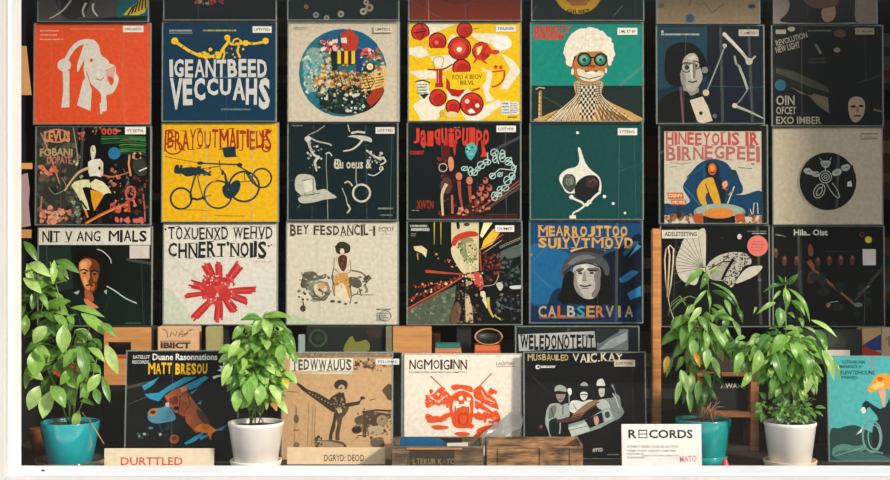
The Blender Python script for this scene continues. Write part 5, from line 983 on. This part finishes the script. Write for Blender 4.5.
b_ = MB(); b_.box(X0, X0+.008, .01, .08, 0, zt); b_.box(X1-.008, X1, .01, .08, 0, zt); b_.box(X0, X1, .08, .088, 0, zt); b_.box(X0+.008, X1-.008, .01, .08, 0, .008); b_.build('carcass', M['dark_wood'], wb)  # carcass made dark so its colour supplies the shade inside the hand hole
def ny(a):
    for p in ([(400,120),(425,135),(430,175)], [(445,170),(455,140),(480,165),(490,135)], [(500,170),(510,140),(530,135)], [(520,170),(540,160),(560,135),(590,122)], [(505,155),(560,150)]): a.l('#3f3a30', 5, p)
    a.t('#3f3a30', 'IBIICT', 385, 205, 575, 245, .09); a.l('#3f3a30', 4, [(380,198),(580,198)])
bxy('card_box', 'pale card box with hand-drawn letters behind the MATT BRESOU sleeve', 'box', 157.5, 326.8, 198, 352, YB, .05, M['card'], '#d9ab82', z0=ZSH, art=ny, crop=(100,310,6.357))
bxy('slim_box', 'thin olive box standing right of the hand-lettered card box', 'box', 205.5, 327, 220, 352, YB, .05, M['card'], '#a19764', z0=ZSH)
bxy('glass_bottle', 'slim pale bottle-green box beside the leaves of the bush', 'box', 298, 335, 304.5, 352, YB, .03, M['card'], '#8fa09c', z0=ZSH).name = 'slim_box'
def ydk(a):
    a.ring('#3f4a3c', 318, 338, 8, 2.2); a.c('#2c3a30', 318, 338, 4); a.b('#7d7a3c', [(345,352),(346,343),(352,336),(356,342),(366,340),(370,346),(366,352)]); a.b('#3a3028', [(366,330),(378,328),(384,336),(372,338)])
bxy('picture_box', 'black box with a faint yellow flower above the sepia sleeve', 'box', 306, 327, 384, 352, YB+.012, .04, M['card'], '#161d18', z0=ZSH, art=ydk)
bxy('slim_box', 'narrow olive box touching the left side of the plain orange wooden block', 'box', 385.5, 327, 391.8, 352, YB, .05, M['card'], '#77735a', z0=ZSH)
o = bxy('wooden_block', 'plain orange wooden block above the gap left of the lobster sleeve', 'block', 392.6, 327, 431.5, 352, YB, .05, M['wood_h'], z0=ZSH)
def stack(xa, xb, lab, cols, y0=344):
    z = ZSH; n = len(cols); hh = (wz(y0, YB)-ZSH)/n
    for i, c in enumerate(cols):
        o = bxy('book', lab[i], 'book', xa+i*.5, 0, xb-i*.8, 0, YB, .06, M['card'], c, z0=z, bev=.0008); me = o.data
        for v in me.vertices: v.co.z = 0 if v.co.z < (wz(0,YB)-z)*.5 else hh*.97
        z += hh
stack(434.5, 462, ['orange-red book lowest of the stack above the lobster sleeve, left', 'tan book in the middle of the left stack above the lobster sleeve', 'teal book topmost of the left stack above the lobster sleeve'], ['#d55a35','#c9805a','#2c7263'])
stack(474.5, 501, ['orange-red book lowest of the stack under the black bowl', 'orange book lying under the black bowl'], ['#cf4c2e','#d9703c'], 345)
# bowl with a tan rim leaning on the second stack
bw = empty('bowl', (wx(488.5, YB+.02), YB+.024, wz(344.7, YB)), 'black bowl with a tan rim tipped up on the right book stack', 'bowl')
b_ = MB(); b_.lathe([(.002,.0),(.018,.003),(.032,.012),(.037,.022),(.035,.022),(.030,.014),(.017,.006),(.002,.004)], 32); o = b_.build('bowl_body', M['dark_metal'], bw); o.rotation_euler.x = math.radians(64); o.location.z = .0225; o.location.y = .012
b_ = MB(); b_.lathe([(.034,.0215),(.037,.0215),(.0385,.0235),(.037,.0255),(.034,.0245),(.034,.0215)], 32); o = b_.build('rim', M['wood_h'], bw); o.rotation_euler.x = math.radians(64); o.location.z = .0225; o.location.y = .012
bw.scale = (1.0, 1, .62)
# right strip
ZR = wz(358.5, YB)
bxy('storage_box', 'dark olive box with a round lid mark behind the right white pot plant', 'box', 800, 330, 861, 356, YB, .05, M['card'], '#2c2f28', z0=ZR, art=lambda a: (a.c('#3f4338', 830, 343, 16, 12), a.c('#4a4d3c', 830, 341, 9, 5)))
bxy('index_card', 'small white card at the foot of the dark olive box', 'card', 826, 350, 850, 356, YB-.012, .002, M['card'], '#e0d2c4', z0=ZR)
bxy('record_box', 'box side with cream, blue and red triangles above the turquoise sleeve', 'box', 862.5, 328.5, 881, 356, YB, .05, M['card'], '#cba36f', z0=ZR, art=lambda a: (a.p('#2f477d', [(862.5,345),(881,334),(881,350),(862.5,352)]), a.p('#c23c30', [(862.5,346),(881,353),(881,356),(862.5,357)])))
bxy('record_box', 'pale tan box at the right edge above the turquoise sleeve', 'box', 881.6, 328, 905, 356, YB, .05, M['card'], '#c9a888', z0=ZR, art=lambda a: a.l('#6d5a48', 1.3, [(886,340),(889,336),(889,346)]))
# pole
pole = MB(); X0, X1 = wx(652, 3.43), wx(661.3, 3.43); zt = wz(228.5, 3.43)-LEDGE; pole.box(-(X1-X0)/2, (X1-X0)/2, 0, .022, 0, zt, bev=.003)
o = pole.build('wooden_post', M['wood']); o.location = ((X0+X1)/2, 3.43, LEDGE); props(o, 'upright orange wooden post between the fifth and sixth columns', 'post')
# open display box with a small chalkboard
Yd = 3.39; db = empty('display_case', (wx(730, Yd), Yd, LEDGE), 'open orange-brown wooden case behind the teal-potted plant on the right', 'display case')
def dbx(name, x0, y0, x1, y1, mat=M['case'], d=.09, y=0.):
    b_ = MB(); c = wx(730, Yd); z1 = wz(y0, Yd)-LEDGE; z0 = 0 if y1 is None else wz(y1, Yd)-LEDGE; b_.box(wx(x0,Yd)-c, wx(x1,Yd)-c, y, y+d, z0, z1, bev=.001); return b_.build(name, mat, db)
dbx('side_board', 750.5, 372, 759, None); dbx('side_board', 697, 372, 703, None); dbx('shelf_board', 703.1, 372, 750.4, 376.5); dbx('shelf_board', 703.1, 412, 750.4, 417.5); dbx('back_board', 697, 372, 759, None, M['dark_wood'], .006, .091)
dbx('foot_board', 703.1, 446, 750.4, None, M['dark_wood'], .07)
def ck(a): a.t('#cfcabc', 'AWAH:J', 298, 160, 388, 184, .02)
bxy('chalkboard', 'small chalkboard with white letters inside the wooden case', 'chalkboard', 705, 381, 749, 412, Yd+.03, .006, M['card'], '#141817', z0=wz(412, Yd)+.0002, art=ck, crop=(640,340,3.692))
o = bxy('wooden_tray', 'small dark wooden tray on top of the open case, half hidden by leaves', 'tray', 712, 357, 752, 372, Yd, .06, M['dark_wood'], z0=wz(372, Yd)+.0002)
# left edge bits
def zed(x0,y0,x1,y1): return [(x0,y1),(x0,y0),(x1,y0),(x1,y1)]
prism('hang_tag', 'tan wedge-shaped card on the side board beside the red-orange sleeve', 'card', [(18,95),(18,46),(26,46),(31,95)], 3.46, .004, M['card'], '#cf9a66')
prism('hang_tag', 'small tan tab on the side board beside the dark collage sleeve', 'card', zed(18,163,32,169), 3.46, .004, M['card'], '#d8a45a')
o = prism('folded_strip', 'pink and grey folded paper strip hanging at the left edge', 'paper', [(18,228),(18,176),(27,173),(29,190),(28,205),(30,226)], 3.455, .006, M['card'], '#b08f94')
prism('hang_tag', 'tan tab at the foot of the pink folded strip', 'card', zed(18,229.5,31,238), 3.46, .004, M['card'], '#c48f52')
tp = empty('terracotta_pot', (wx(39, 3.36), 3.36, LEDGE), 'small terracotta pot in the corner behind the left plant', 'pot')
b_ = MB(); b_.lathe([(.002,.004),(.016,.0),(.022,.05),(.024,.052),(.025,.065),(.022,.065),(.019,.05),(.002,.045)], 28); b_.build('pot_body', principled('terracotta', '#c9713a', rough=.8), tp)
# cream loop of ribbon by the shell sleeve
rb = MB(); Yr = 3.462
rb.tube([W(668,298,Yr), W(665.5,280,Yr), W(664.5,260,Yr), W(666,249,Yr), W(670,245.5,Yr), W(673.5,249,Yr), W(673,262,Yr), W(671,282,Yr), W(668.5,298,Yr)], .0022, 6)
rb.tube([W(667,297,Yr-.004), W(668.5,275,Yr-.004), W(669.5,255,Yr-.004), W(668,247,Yr-.004)], .0025, 6)
rb.tube([W(668,297,Yr), W(670,308,Yr-.002), W(674,320,Yr-.004), W(677,333,Yr-.006)], .0011, 5)
c0 = W(668, 246, Yr); rb.v = [(x-c0.x, y-c0.y, z-c0.z) for x, y, z in map(tuple, rb.v)]
o = rb.build('hanging_ribbon', M['string'], loc=c0); props(o, 'cream looped ribbon hanging over the edge of the shell-fan sleeve', 'ribbon')
# red cone, speck on the sill
b_ = MB(); b_.lathe([(.001,.0),(.011,.0),(.012,.004),(.009,.016),(.006,.026),(.003,.031),(.0005,.032)], 24); o = b_.build('wax_cone', principled('red_wax', '#c23b3c', rough=.4), loc=(wx(725,3.1), 3.1, LEDGE)); props(o, 'small red cone at the foot of the right teal pot', 'cone')
b_ = MB(); rr = random.Random(3); prof = [(.0005,0),(.004,.0004),(.0045,.0015),(.003,.003),(.0005,.0034)]; b_.lathe(prof, 12); o = b_.build('grit_speck', M['soil'], loc=(wx(43,2.985), 2.985, ZS+(ZSB-ZS)*.41)); props(o, 'dark speck of grit on the white sill near the left corner', 'grit')
# ============================================================ plants
G1 = ['#8fbb52','#a5cc66','#7dab45','#bcd982','#6a9a3c']
def leaf(mb, B, T, w, face, arch=.15, fold=.22, col=None, ratio=.42, segs=7, twist=0.):
    """one blade from B to T, w wide, its upper side towards FACE, arched by ARCH of its length"""
    B = Vector(B); T = Vector(T); d = T-B; Ln = d.length; dn = d.normalized(); face = Vector(face).normalized()
    side = dn.cross(face)
    if side.length < .05: side = dn.cross(Vector((.3,-.5,.8)))
    side.normalize(); up = side.cross(dn).normalized(); vs = []; fs = []
    for i in range(segs+1):
        t = i/segs; prof = (math.sin(math.pi*t**ratio_exp(ratio)))**.85 if 0 < t < 1 else (.06 if t == 0 else 0)
        hw = max(w*.5*prof, .0003); c = B+d*t+up*(arch*Ln*math.sin(math.pi*t)); c = c - Vector((0,0,1))*(.10*Ln*t*t)
        lift = fold*hw; wob = .06*hw*math.sin(t*17)
        vs += [c-side*hw+up*(lift+wob), c-side*hw*.5+up*lift*.42, c, c+side*hw*.5+up*lift*.42, c+side*hw+up*(lift-wob)]
    for i in range(segs):
        for k in range(4): a = i*5+k; fs.append((a, a+1, a+6, a+5))
    mb.faces(vs, fs, col, True)
    # paler midrib
    m0 = lin('#b9cf86')
    for i in range(segs-1):
        a = vs[i*5+2]; b = vs[i*5+7]; o_ = up*.0004; ww = side*w*.018
        mb.faces([a-ww+o_, a+ww+o_, b+ww*.7+o_, b-ww*.7+o_], [(0,1,2,3)], m0)
def ratio_exp(r): return math.log(.5)/math.log(r)
def rc(cols, rr, v=.14):
    c = lin(rr.choice(cols)); k = 1.12+rr.uniform(-v, v)*1.4; return (c[0]*k, c[1]*k, c[2]*k, 1)
def pot(e, H, rt, rb_, mat, sauc, smat, soil=.008, lip=.0):
    z0 = .008
    b_ = MB(); b_.lathe([(.001,z0),(rb_-.004,z0),(rb_,z0+.004),(rt-lip*.3,H-.010),(rt+lip*.3,H-.008),(rt+lip*.3,H-.002),(rt,H),(rt-.003,H),(rt-.004,H-.003),(rt-.006,H-soil-.004),(rb_*.9,z0+.01),(.001,z0+.01)], 56); b_.build('pot', mat, e)
    b_ = MB(); n = 40; rr = random.Random(5); prof = [(.001,H-soil+.004),(rt*.3,H-soil+.003),(rt*.6,H-soil+.001),(rt-.0065,H-soil-.002)]; b_.lathe(prof, n)
    b_.v = [(x, y, z+rr.uniform(-.0015,.0015)) for x, y, z in b_.v]; b_.build('soil', M['soil'], e)
    b_ = MB(); b_.lathe([(.001,0),(sauc*.92,0),(sauc*.96,.003),(sauc+.001,.017),(sauc,.019),(sauc-.003,.0185),(sauc-.006,.007),(.001,.007)], 56); b_.build('saucer', smat, e)
class Plant:
    def __init__(s, label, cpx, Y, rim, rt_px, rb_px, sa_px, mat, smat, seed, **kw):
        s.Y = Y; s.m = Y/F; s.x = wx(cpx, Y); s.rr = random.Random(seed); s.e = empty('potted_plant', (s.x, Y, LEDGE), label, 'potted plant')
        H = wz(rim, Y)-LEDGE; s.H = H; pot(s.e, H, rt_px*s.m, rb_px*s.m, mat, sa_px*s.m, smat, **kw); s.f = MB(); s.st = MB(); s.o = Vector((s.x, Y, LEDGE))
    def P(s, px, py, dy=0): 
        Y = s.Y+dy; return W(px, py, Y)-s.o
    def leaf(s, b, t, w, dy=0., dyt=None, cols=G1, face=None, arch=.15, ratio=.42, fold=.22):
        dyt = dy-.015 if dyt is None else dyt
        f = face or (s.rr.uniform(-.1,.55), -1, s.rr.uniform(.3,1.0))
        s.f and leaf(s.f, s.P(b[0], b[1], dy), s.P(t[0], t[1], dyt), w*s.m*.9, f, arch, fold, rc(cols, s.rr), ratio)
    def stem(s, pts, r=.0016, r2=None, mb=None):
        (mb or s.st).tube([s.P(*p) for p in pts], r, 6, r2)
    def cloud(s, cx, cy, rx, ry, dy, rd, n, ln, wr=.5, cols=G1, droop=.5, shell=.35, ratio=.42, root=None):
        rr = s.rr
        for _ in range(n):
            th = rr.uniform(0, 6.283); ph = math.acos(rr.uniform(-1, 1)); r = rr.uniform(shell, 1)**.6
            ux, uy, uz = math.sin(ph)*math.cos(th), math.sin(ph)*math.sin(th), math.cos(ph)
            B = s.P(cx+ux*rx*r*.8, cy-uz*ry*r*.8, dy+uy*rd*r*.8)
            d = Vector((ux*1.0+rr.uniform(-.5,.5), uy+rr.uniform(-.5,.4)-.15, uz*.5-droop+rr.uniform(-.45,.45))).normalized(); L_ = ln*s.m*rr.uniform(.65,1.2)
            f = Vector((rr.uniform(-.4,.8), -.8+rr.uniform(-.4,.3), .9+rr.uniform(-.5,.5)))
            leaf(s.f, B, B+d*L_, L_*wr*rr.uniform(.8,1.15), f, rr.uniform(.05,.25), rr.uniform(.1,.35), rc(cols, rr), ratio, 6)
            if rr.random() < .35:
                c = s.P(cx+rr.uniform(-.1,.1)*rx, cy+ry*.1, dy); s.st.tube([c, (c+B)/2+Vector((0,0,.006)), B], .0009, 5)
    def done(s):
        s.f.build('foliage', M['leaf'], s.e, colored=True); s.st.build('stem', M['stem'], s.e)
# --- left: broad leaves in a teal pot
p = Plant('broad-leaved plant in a teal pot at the far left of the ledge', 70, 3.165, 421, 29, 22.5, 34, M['teal_glaze'], M['smoke'], 3, soil=.008)
q1 = lambda x, y: (x/3.692, 220+y/3.692); q2 = lambda x, y: (x/3.0, 320+y/3.0)
p.stem([(70,422,0),(69,390,0),(66,350,0),(60,300,.0),(50,262,0)], .0032, .0014); p.stem([(72,422,0),(78,385,-.01),(85,345,-.01),(90,325,-.02)], .0026, .0012); p.stem([(68,422,.01),(55,385,.0),(40,352,0),(32,330,0)], .0024, .0012); p.stem([(74,422,.01),(92,380,0),(100,345,0)], .0022, .001)
BR = dict(ratio=.5)
for b, t, w in (((88,78),(140,146),34),((108,160),(188,200),44),((200,148),(196,228),30),((206,150),(294,186),38),((212,168),(254,212),24),((100,160),(116,252),30),((86,214),(154,262),44),((138,266),(204,264),22),((136,264),(178,324),28),((130,262),(118,324),32),((168,326),(262,288),44),((262,324),(386,346),30),((300,345),(384,414),50),((318,384),(384,402),22),((240,378),(234,474),54),((214,388),(128,444),54),((108,372),(184,340),34),((92,300),(84,350),26),((96,350),(90,420),36),((200,350),(250,385),34),((250,350),(272,380),26)):
    p.leaf(q1(*b), q1(*t), w/3.692, dy=p.rr.uniform(-.06,.0), ratio=.5, arch=p.rr.uniform(.02,.2))
for b, t, w in (((110,84),(104,166),56),((238,80),(262,168),40),((236,84),(190,136),40),((264,84),(314,120),26),((318,74),(354,154),38),((302,162),(262,212),36),((306,168),(330,240),24),((284,204),(298,248),28),((152,198),(196,256),46),((118,198),(86,264),46),((150,214),(128,288),48),((236,270),(226,330),30),((238,244),(284,252),20),((192,14),(190,92),48),((142,18),(100,66),44),((108,80),(152,102),26),((220,150),(180,190),32),((200,170),(230,200),30),((88,130),(76,200),24),((300,10),(348,44),26),((150,120),(100,150),30),((262,150),(230,190),26),((270,200),(240,230),26),((130,180),(80,150),30)):
    p.leaf(q2(*b), q2(*t), w/3.0, dy=p.rr.uniform(-.07,-.005), ratio=.5, arch=p.rr.uniform(.02,.2))
p.cloud(66, 350, 36, 55, .02, .055, 105, 20, .5, ['#5f8d38','#6f9d42','#4d7a2f','#86ad50'], .35, .1, .48)
p.cloud(44, 300, 20, 40, .02, .04, 34, 22, .5, ['#6c9a40','#5a8a35','#86ad50'], .3, .1, .48)
p.leaf((99,330),(118,336),6,dy=-.03,cols=['#c98a3a','#d6652f']); p.leaf((90,318),(110,330),5,dy=-.03,cols=['#b9a83c'])
for x, y in ((70,364),(74,367),(56,372),(53,370)): p.leaf((x,y),(x+4,y+4),5,dy=-.055,cols=['#b03a26'],ratio=.5)
b_ = MB(); b_.tube([p.P(88,418,-.03), p.P(97,432,-.06), p.P(104,444,-.062)], .0012, 6); b_.tube([p.P(86,418,-.02), p.P(82,412,-.03)], .001, 5); b_.build('dry_stalk', M['woodystem'], p.e)
p.done()
# --- second: dense bush in a white pot
p = Plant('dense bushy green plant in a white pot beside the sepia sleeve', 256, 3.155, 421.5, 27.5, 21.5, 25.5, M['white_glaze'], M['white_glaze'], 8, soil=.010, lip=.003)
for x, y in ((262,318),(245,345),(280,350),(236,375),(282,380),(256,372),(268,340)): p.stem([(256+p.rr.uniform(-8,8),424,p.rr.uniform(-.02,.02)),((256+x)/2,(400+y)/2,0),(x,y,0)], .0016, .0009)
cb = ['#79a944','#8fbd54','#a5cc66','#659639','#b8d87a','#4f8030']
p.cloud(264, 343, 29, 27, 0, .055, 210, 11.5, .58, cb, .4, .3, .45); p.cloud(258, 380, 33, 30, 0, .065, 250, 12, .58, cb, .45, .3, .45); p.cloud(248, 362, 24, 30, -.02, .05, 60, 14, .6, cb, .5, .5, .45)
for b, t, w in (((262,320),(240,318),9),((262,320),(252,334),10),((264,318),(270,336),12),((264,318),(288,328),10),((263,318),(292,315),9),((262,319),(276,312),8),((260,320),(246,312),7),((282,330),(296,350),9),((285,345),(297,362),9),((284,372),(297,382),9),((240,340),(228,356),9),((232,362),(222,384),10),((248,380),(250,402),14),((262,385),(258,404),13),((270,385),(280,402),12),((238,390),(236,410),12),((275,400),(288,412),9),((282,345),(280,362),12),((244,325),(232,338),9)):
    p.leaf(b, t, w, dy=p.rr.uniform(-.075,-.04), cols=cb, ratio=.45)
p.leaf((283,378),(288,388),8,dy=-.06,cols=['#c9b83a']); p.leaf((272,402),(277,410),7,dy=-.06,cols=['#c98a3a'])
p.done()
# --- third: drooping narrow leaves in a deep teal pot
p = Plant('drooping long-leaved plant in a deep teal pot behind the RECORDS sign', 703, 3.225, 418.5, 27.5, 22, 24, M['teal_dark'], M['teal_dark'], 13, soil=.006)
q1 = lambda x, y: (640+x/3.43, 220+y/3.43); q2 = lambda x, y: (640+x/3.692, 340+y/3.692)
p.stem([(704,420,0),(706,380,0),(709,330,0),(710,300,0),(707,276,0)], .0024, .0012); p.stem([(700,420,0),(694,370,0),(690,330,0),(688,305,0)], .0022, .001); p.stem([(706,420,.01),(716,370,0),(722,330,0)], .002, .001); p.stem([(690,312,0),(680,296,-.01),(672,302,-.02),(668,312,-.02)], .0012, .0006); p.stem([(700,300,-.01),(690,296,-.02),(678,300,-.03),(671,306,-.03),(668,316,-.03)], .001, .0006)
cd = ['#67953e','#7aa94c','#90ba5c','#527e34','#a5cb70']
for b, t, w in (((214,172),(154,220),30),((228,180),(206,232),28),((236,186),(282,164),16),((226,172),(212,150),10),((242,214),(348,318),14),((246,242),(330,288),24),((228,240),(176,296),14),((160,270),(104,310),10),((240,352),(318,468),40),((290,272),(312,322),22),((152,328),(128,404),36),((202,376),(196,448),38),((220,380),(228,444),30),((318,345),(344,402),26),((250,290),(300,325),18),((186,290),(150,330),24),((210,300),(170,345),26),((246,300),(262,350),26),((200,330),(232,380),28),((260,330),(330,345),22),((230,240),(240,300),14),((300,330),(280,390),26),((170,340),(172,400),28),((330,300),(352,350),20),((130,330),(104,380),20)):
    p.leaf(q1(*b), q1(*t), w/3.43, dy=p.rr.uniform(-.05,.01), cols=cd, ratio=.42, arch=p.rr.uniform(.05,.25))
for b, t, w in (((212,20),(214,108),46),((250,30),(244,100),36),((264,60),(296,134),30),((200,0),(196,62),40),((170,10),(120,60),34),((300,0),(340,60),28),((160,60),(132,110),26),((150,110),(176,190),40),((190,120),(180,200),34),((216,150),(212,230),30),((180,180),(186,262),28),((120,60),(96,130),22),((235,110),(262,170),26),((150,150),(130,230),26),((225,190),(228,262),20)):
    p.leaf(q2(*b), q2(*t), w/3.692, dy=p.rr.uniform(-.05,.0), cols=cd, ratio=.42, arch=p.rr.uniform(.02,.12))
p.cloud(702, 332, 30, 28, .01, .05, 44, 24, .4, cd, .8, .2); p.cloud(694, 372, 20, 28, .015, .045, 26, 22, .4, ['#46702e','#5a8638','#3d6528'], .9, .2)
p.leaf((668,356),(664,372),7,dy=-.02,cols=['#c99a3a']); p.leaf((694,352),(700,366),6,dy=-.06,cols=['#d98a2c'])
b_ = MB(); rr = p.rr
for i in range(13):
    a0 = (704+rr.uniform(-6,10), 421, rr.uniform(-.03,.01)); x2 = 716+rr.uniform(-14,12); b_.tube([p.P(*a0), p.P((a0[0]+x2)/2+rr.uniform(-3,3), 410+rr.uniform(-6,4), -.03), p.P(x2, 403+rr.uniform(-10,14), -.03+rr.uniform(-.01,.01))], .0015, 5, .0007)
b_.build('dry_stalk', M['woodystem'], p.e)
p.done()
# --- fourth: tall shoot over a dense head, white pot
p = Plant('tall green plant in a white pot between the teal pot and turquoise sleeve', 790, 3.155, 421.5, 25.5, 20.5, 26, M['white_glaze'], M['saucer_terra'], 17, soil=.008, lip=.003)
q1 = lambda x, y: (740+x/3.692, 250+y/3.692)
p.stem([(788,422,0),(788,390,0),(786,340,0),(785.5,300,0),(785.5,277,0)], .0022, .0012)
for x, y in ((765,345),(805,350),(775,375),(812,365),(795,335),(752,345)): p.stem([(790+rr.uniform(-8,8),422,rr.uniform(-.02,.02)),((790+x)/2,(400+y)/2,0),(x,y,0)], .0016, .0009)
ce = ['#7cad48','#90be58','#a8ce68','#659839','#bcdc7c','#4e8030']
for b, t, w in (((165,128),(216,80),26),((162,128),(138,88),16),((160,128),(84,148),18),((166,140),(172,212),36),((180,142),(258,254),22),((190,186),(240,236),36),((132,194),(62,228),20),((146,212),(146,280),52),((176,232),(202,248),18),((262,258),(358,312),22),((238,284),(290,314),12),((216,250),(232,285),22),((150,150),(120,180),14),((300,330),(318,372),30),((310,370),(350,430),22),((330,400),(362,478),22),((70,330),(20,350),24),((40,380),(10,440),24),((60,210),(50,232),10)):
    p.leaf(q1(*b), q1(*t), w/3.692, dy=p.rr.uniform(-.05,-.01), cols=ce, ratio=.42, arch=p.rr.uniform(.05,.22))
for b, t, w in (((775,352),(782,380),15),((800,350),(808,378),14),((760,350),(752,372),13),((815,345),(826,372),11),((822,350),(834,378),9),((792,340),(800,362),14),((808,372),(806,392),11),((770,335),(758,348),11),((742,352),(734,372),10),((785,335),(772,352),13),((750,372),(741,386),9),((815,330),(828,345),9)):
    p.leaf(b, t, w, dy=p.rr.uniform(-.075,-.05), cols=ce, ratio=.42)
p.cloud(784, 350, 40, 26, 0, .06, 250, 14.5, .5, ce, .65, .3); p.cloud(790, 372, 34, 24, 0, .055, 130, 15, .5, ce, .8, .3); p.cloud(750, 350, 18, 18, 0, .03, 40, 16, .5, ce, .6, .2)
p.cloud(765, 406, 10, 14, -.02, .02, 20, 9, .55, ['#5a8c3a','#7fae54'], .0, .2); p.cloud(792, 412, 24, 9, -.02, .04, 80, 9, .55, ['#5a8c3a','#7fae54','#93b96a'], .1, .2); p.cloud(808, 408, 10, 12, -.01, .02, 18, 10, .45, ['#6f9a4a'], .1, .2)
for i in range(9): p.stem([(790+rr.uniform(-18,18),423,rr.uniform(-.04,.02)),(790+rr.uniform(-22,24),398+rr.uniform(-4,8),rr.uniform(-.03,.02))], .0011, .0006)
p.done()
# ============================================================ light, camera
sun = bpy.data.lights.new('sun', 'SUN'); sun.energy = SUN_E; sun.angle = math.radians(SUN_A); sun.color = (1.0, .92, .79)
so = bpy.data.objects.new('sun', sun); COL.objects.link(so); so.location = (4, -4, 5)
so.rotation_euler = Vector(SUN_D).to_track_quat('-Z', 'Y').to_euler()
wd = bpy.data.worlds.new('sky'); SC.world = wd; wd.use_nodes = True; nt = wd.node_tree; nt.nodes.clear()
out = nt.nodes.new('ShaderNodeOutputWorld'); bg = nt.nodes.new('ShaderNodeBackground'); bg.inputs['Strength'].default_value = SKY_E
tc = nt.nodes.new('ShaderNodeTexCoord'); sx = nt.nodes.new('ShaderNodeSeparateXYZ'); cr = nt.nodes.new('ShaderNodeValToRGB')
cr.color_ramp.elements[0].position = .46; cr.color_ramp.elements[0].color = (.20,.185,.165,1); cr.color_ramp.elements[1].position = .80; cr.color_ramp.elements[1].color = (.80,.88,.94,1)
for p_, c_ in ((.50, (.10,.10,.095,1)), (.575, (.12,.12,.115,1)), (.62, (.75,.80,.84,1))):
    el = cr.color_ramp.elements.new(p_); el.color = c_
ma = nt.nodes.new('ShaderNodeMapRange'); ma.inputs['From Min'].default_value = -1; ma.inputs['From Max'].default_value = 1
nt.links.new(tc.outputs['Generated'], sx.inputs[0]); nt.links.new(sx.outputs['Z'], ma.inputs['Value']); nt.links.new(ma.outputs['Result'], cr.inputs['Fac']); nt.links.new(cr.outputs['Color'], bg.inputs['Color']); nt.links.new(bg.outputs[0], out.inputs[0])
cam = bpy.data.cameras.new('camera'); cam.lens = F/890*36; cam.sensor_width = 36; cam.sensor_fit = 'HORIZONTAL'; cam.clip_start = .05; cam.clip_end = 60
co = bpy.data.objects.new('camera', cam); COL.objects.link(co); co.location = (0, 0, ZC); co.rotation_euler = (math.pi/2, 0, 0); SC.camera = co
vs_ = SC.view_settings; vs_.view_transform = 'Standard'; vs_.look = 'None'; vs_.gamma = 1; vs_.exposure = EXPO; vs_.use_curve_mapping = False
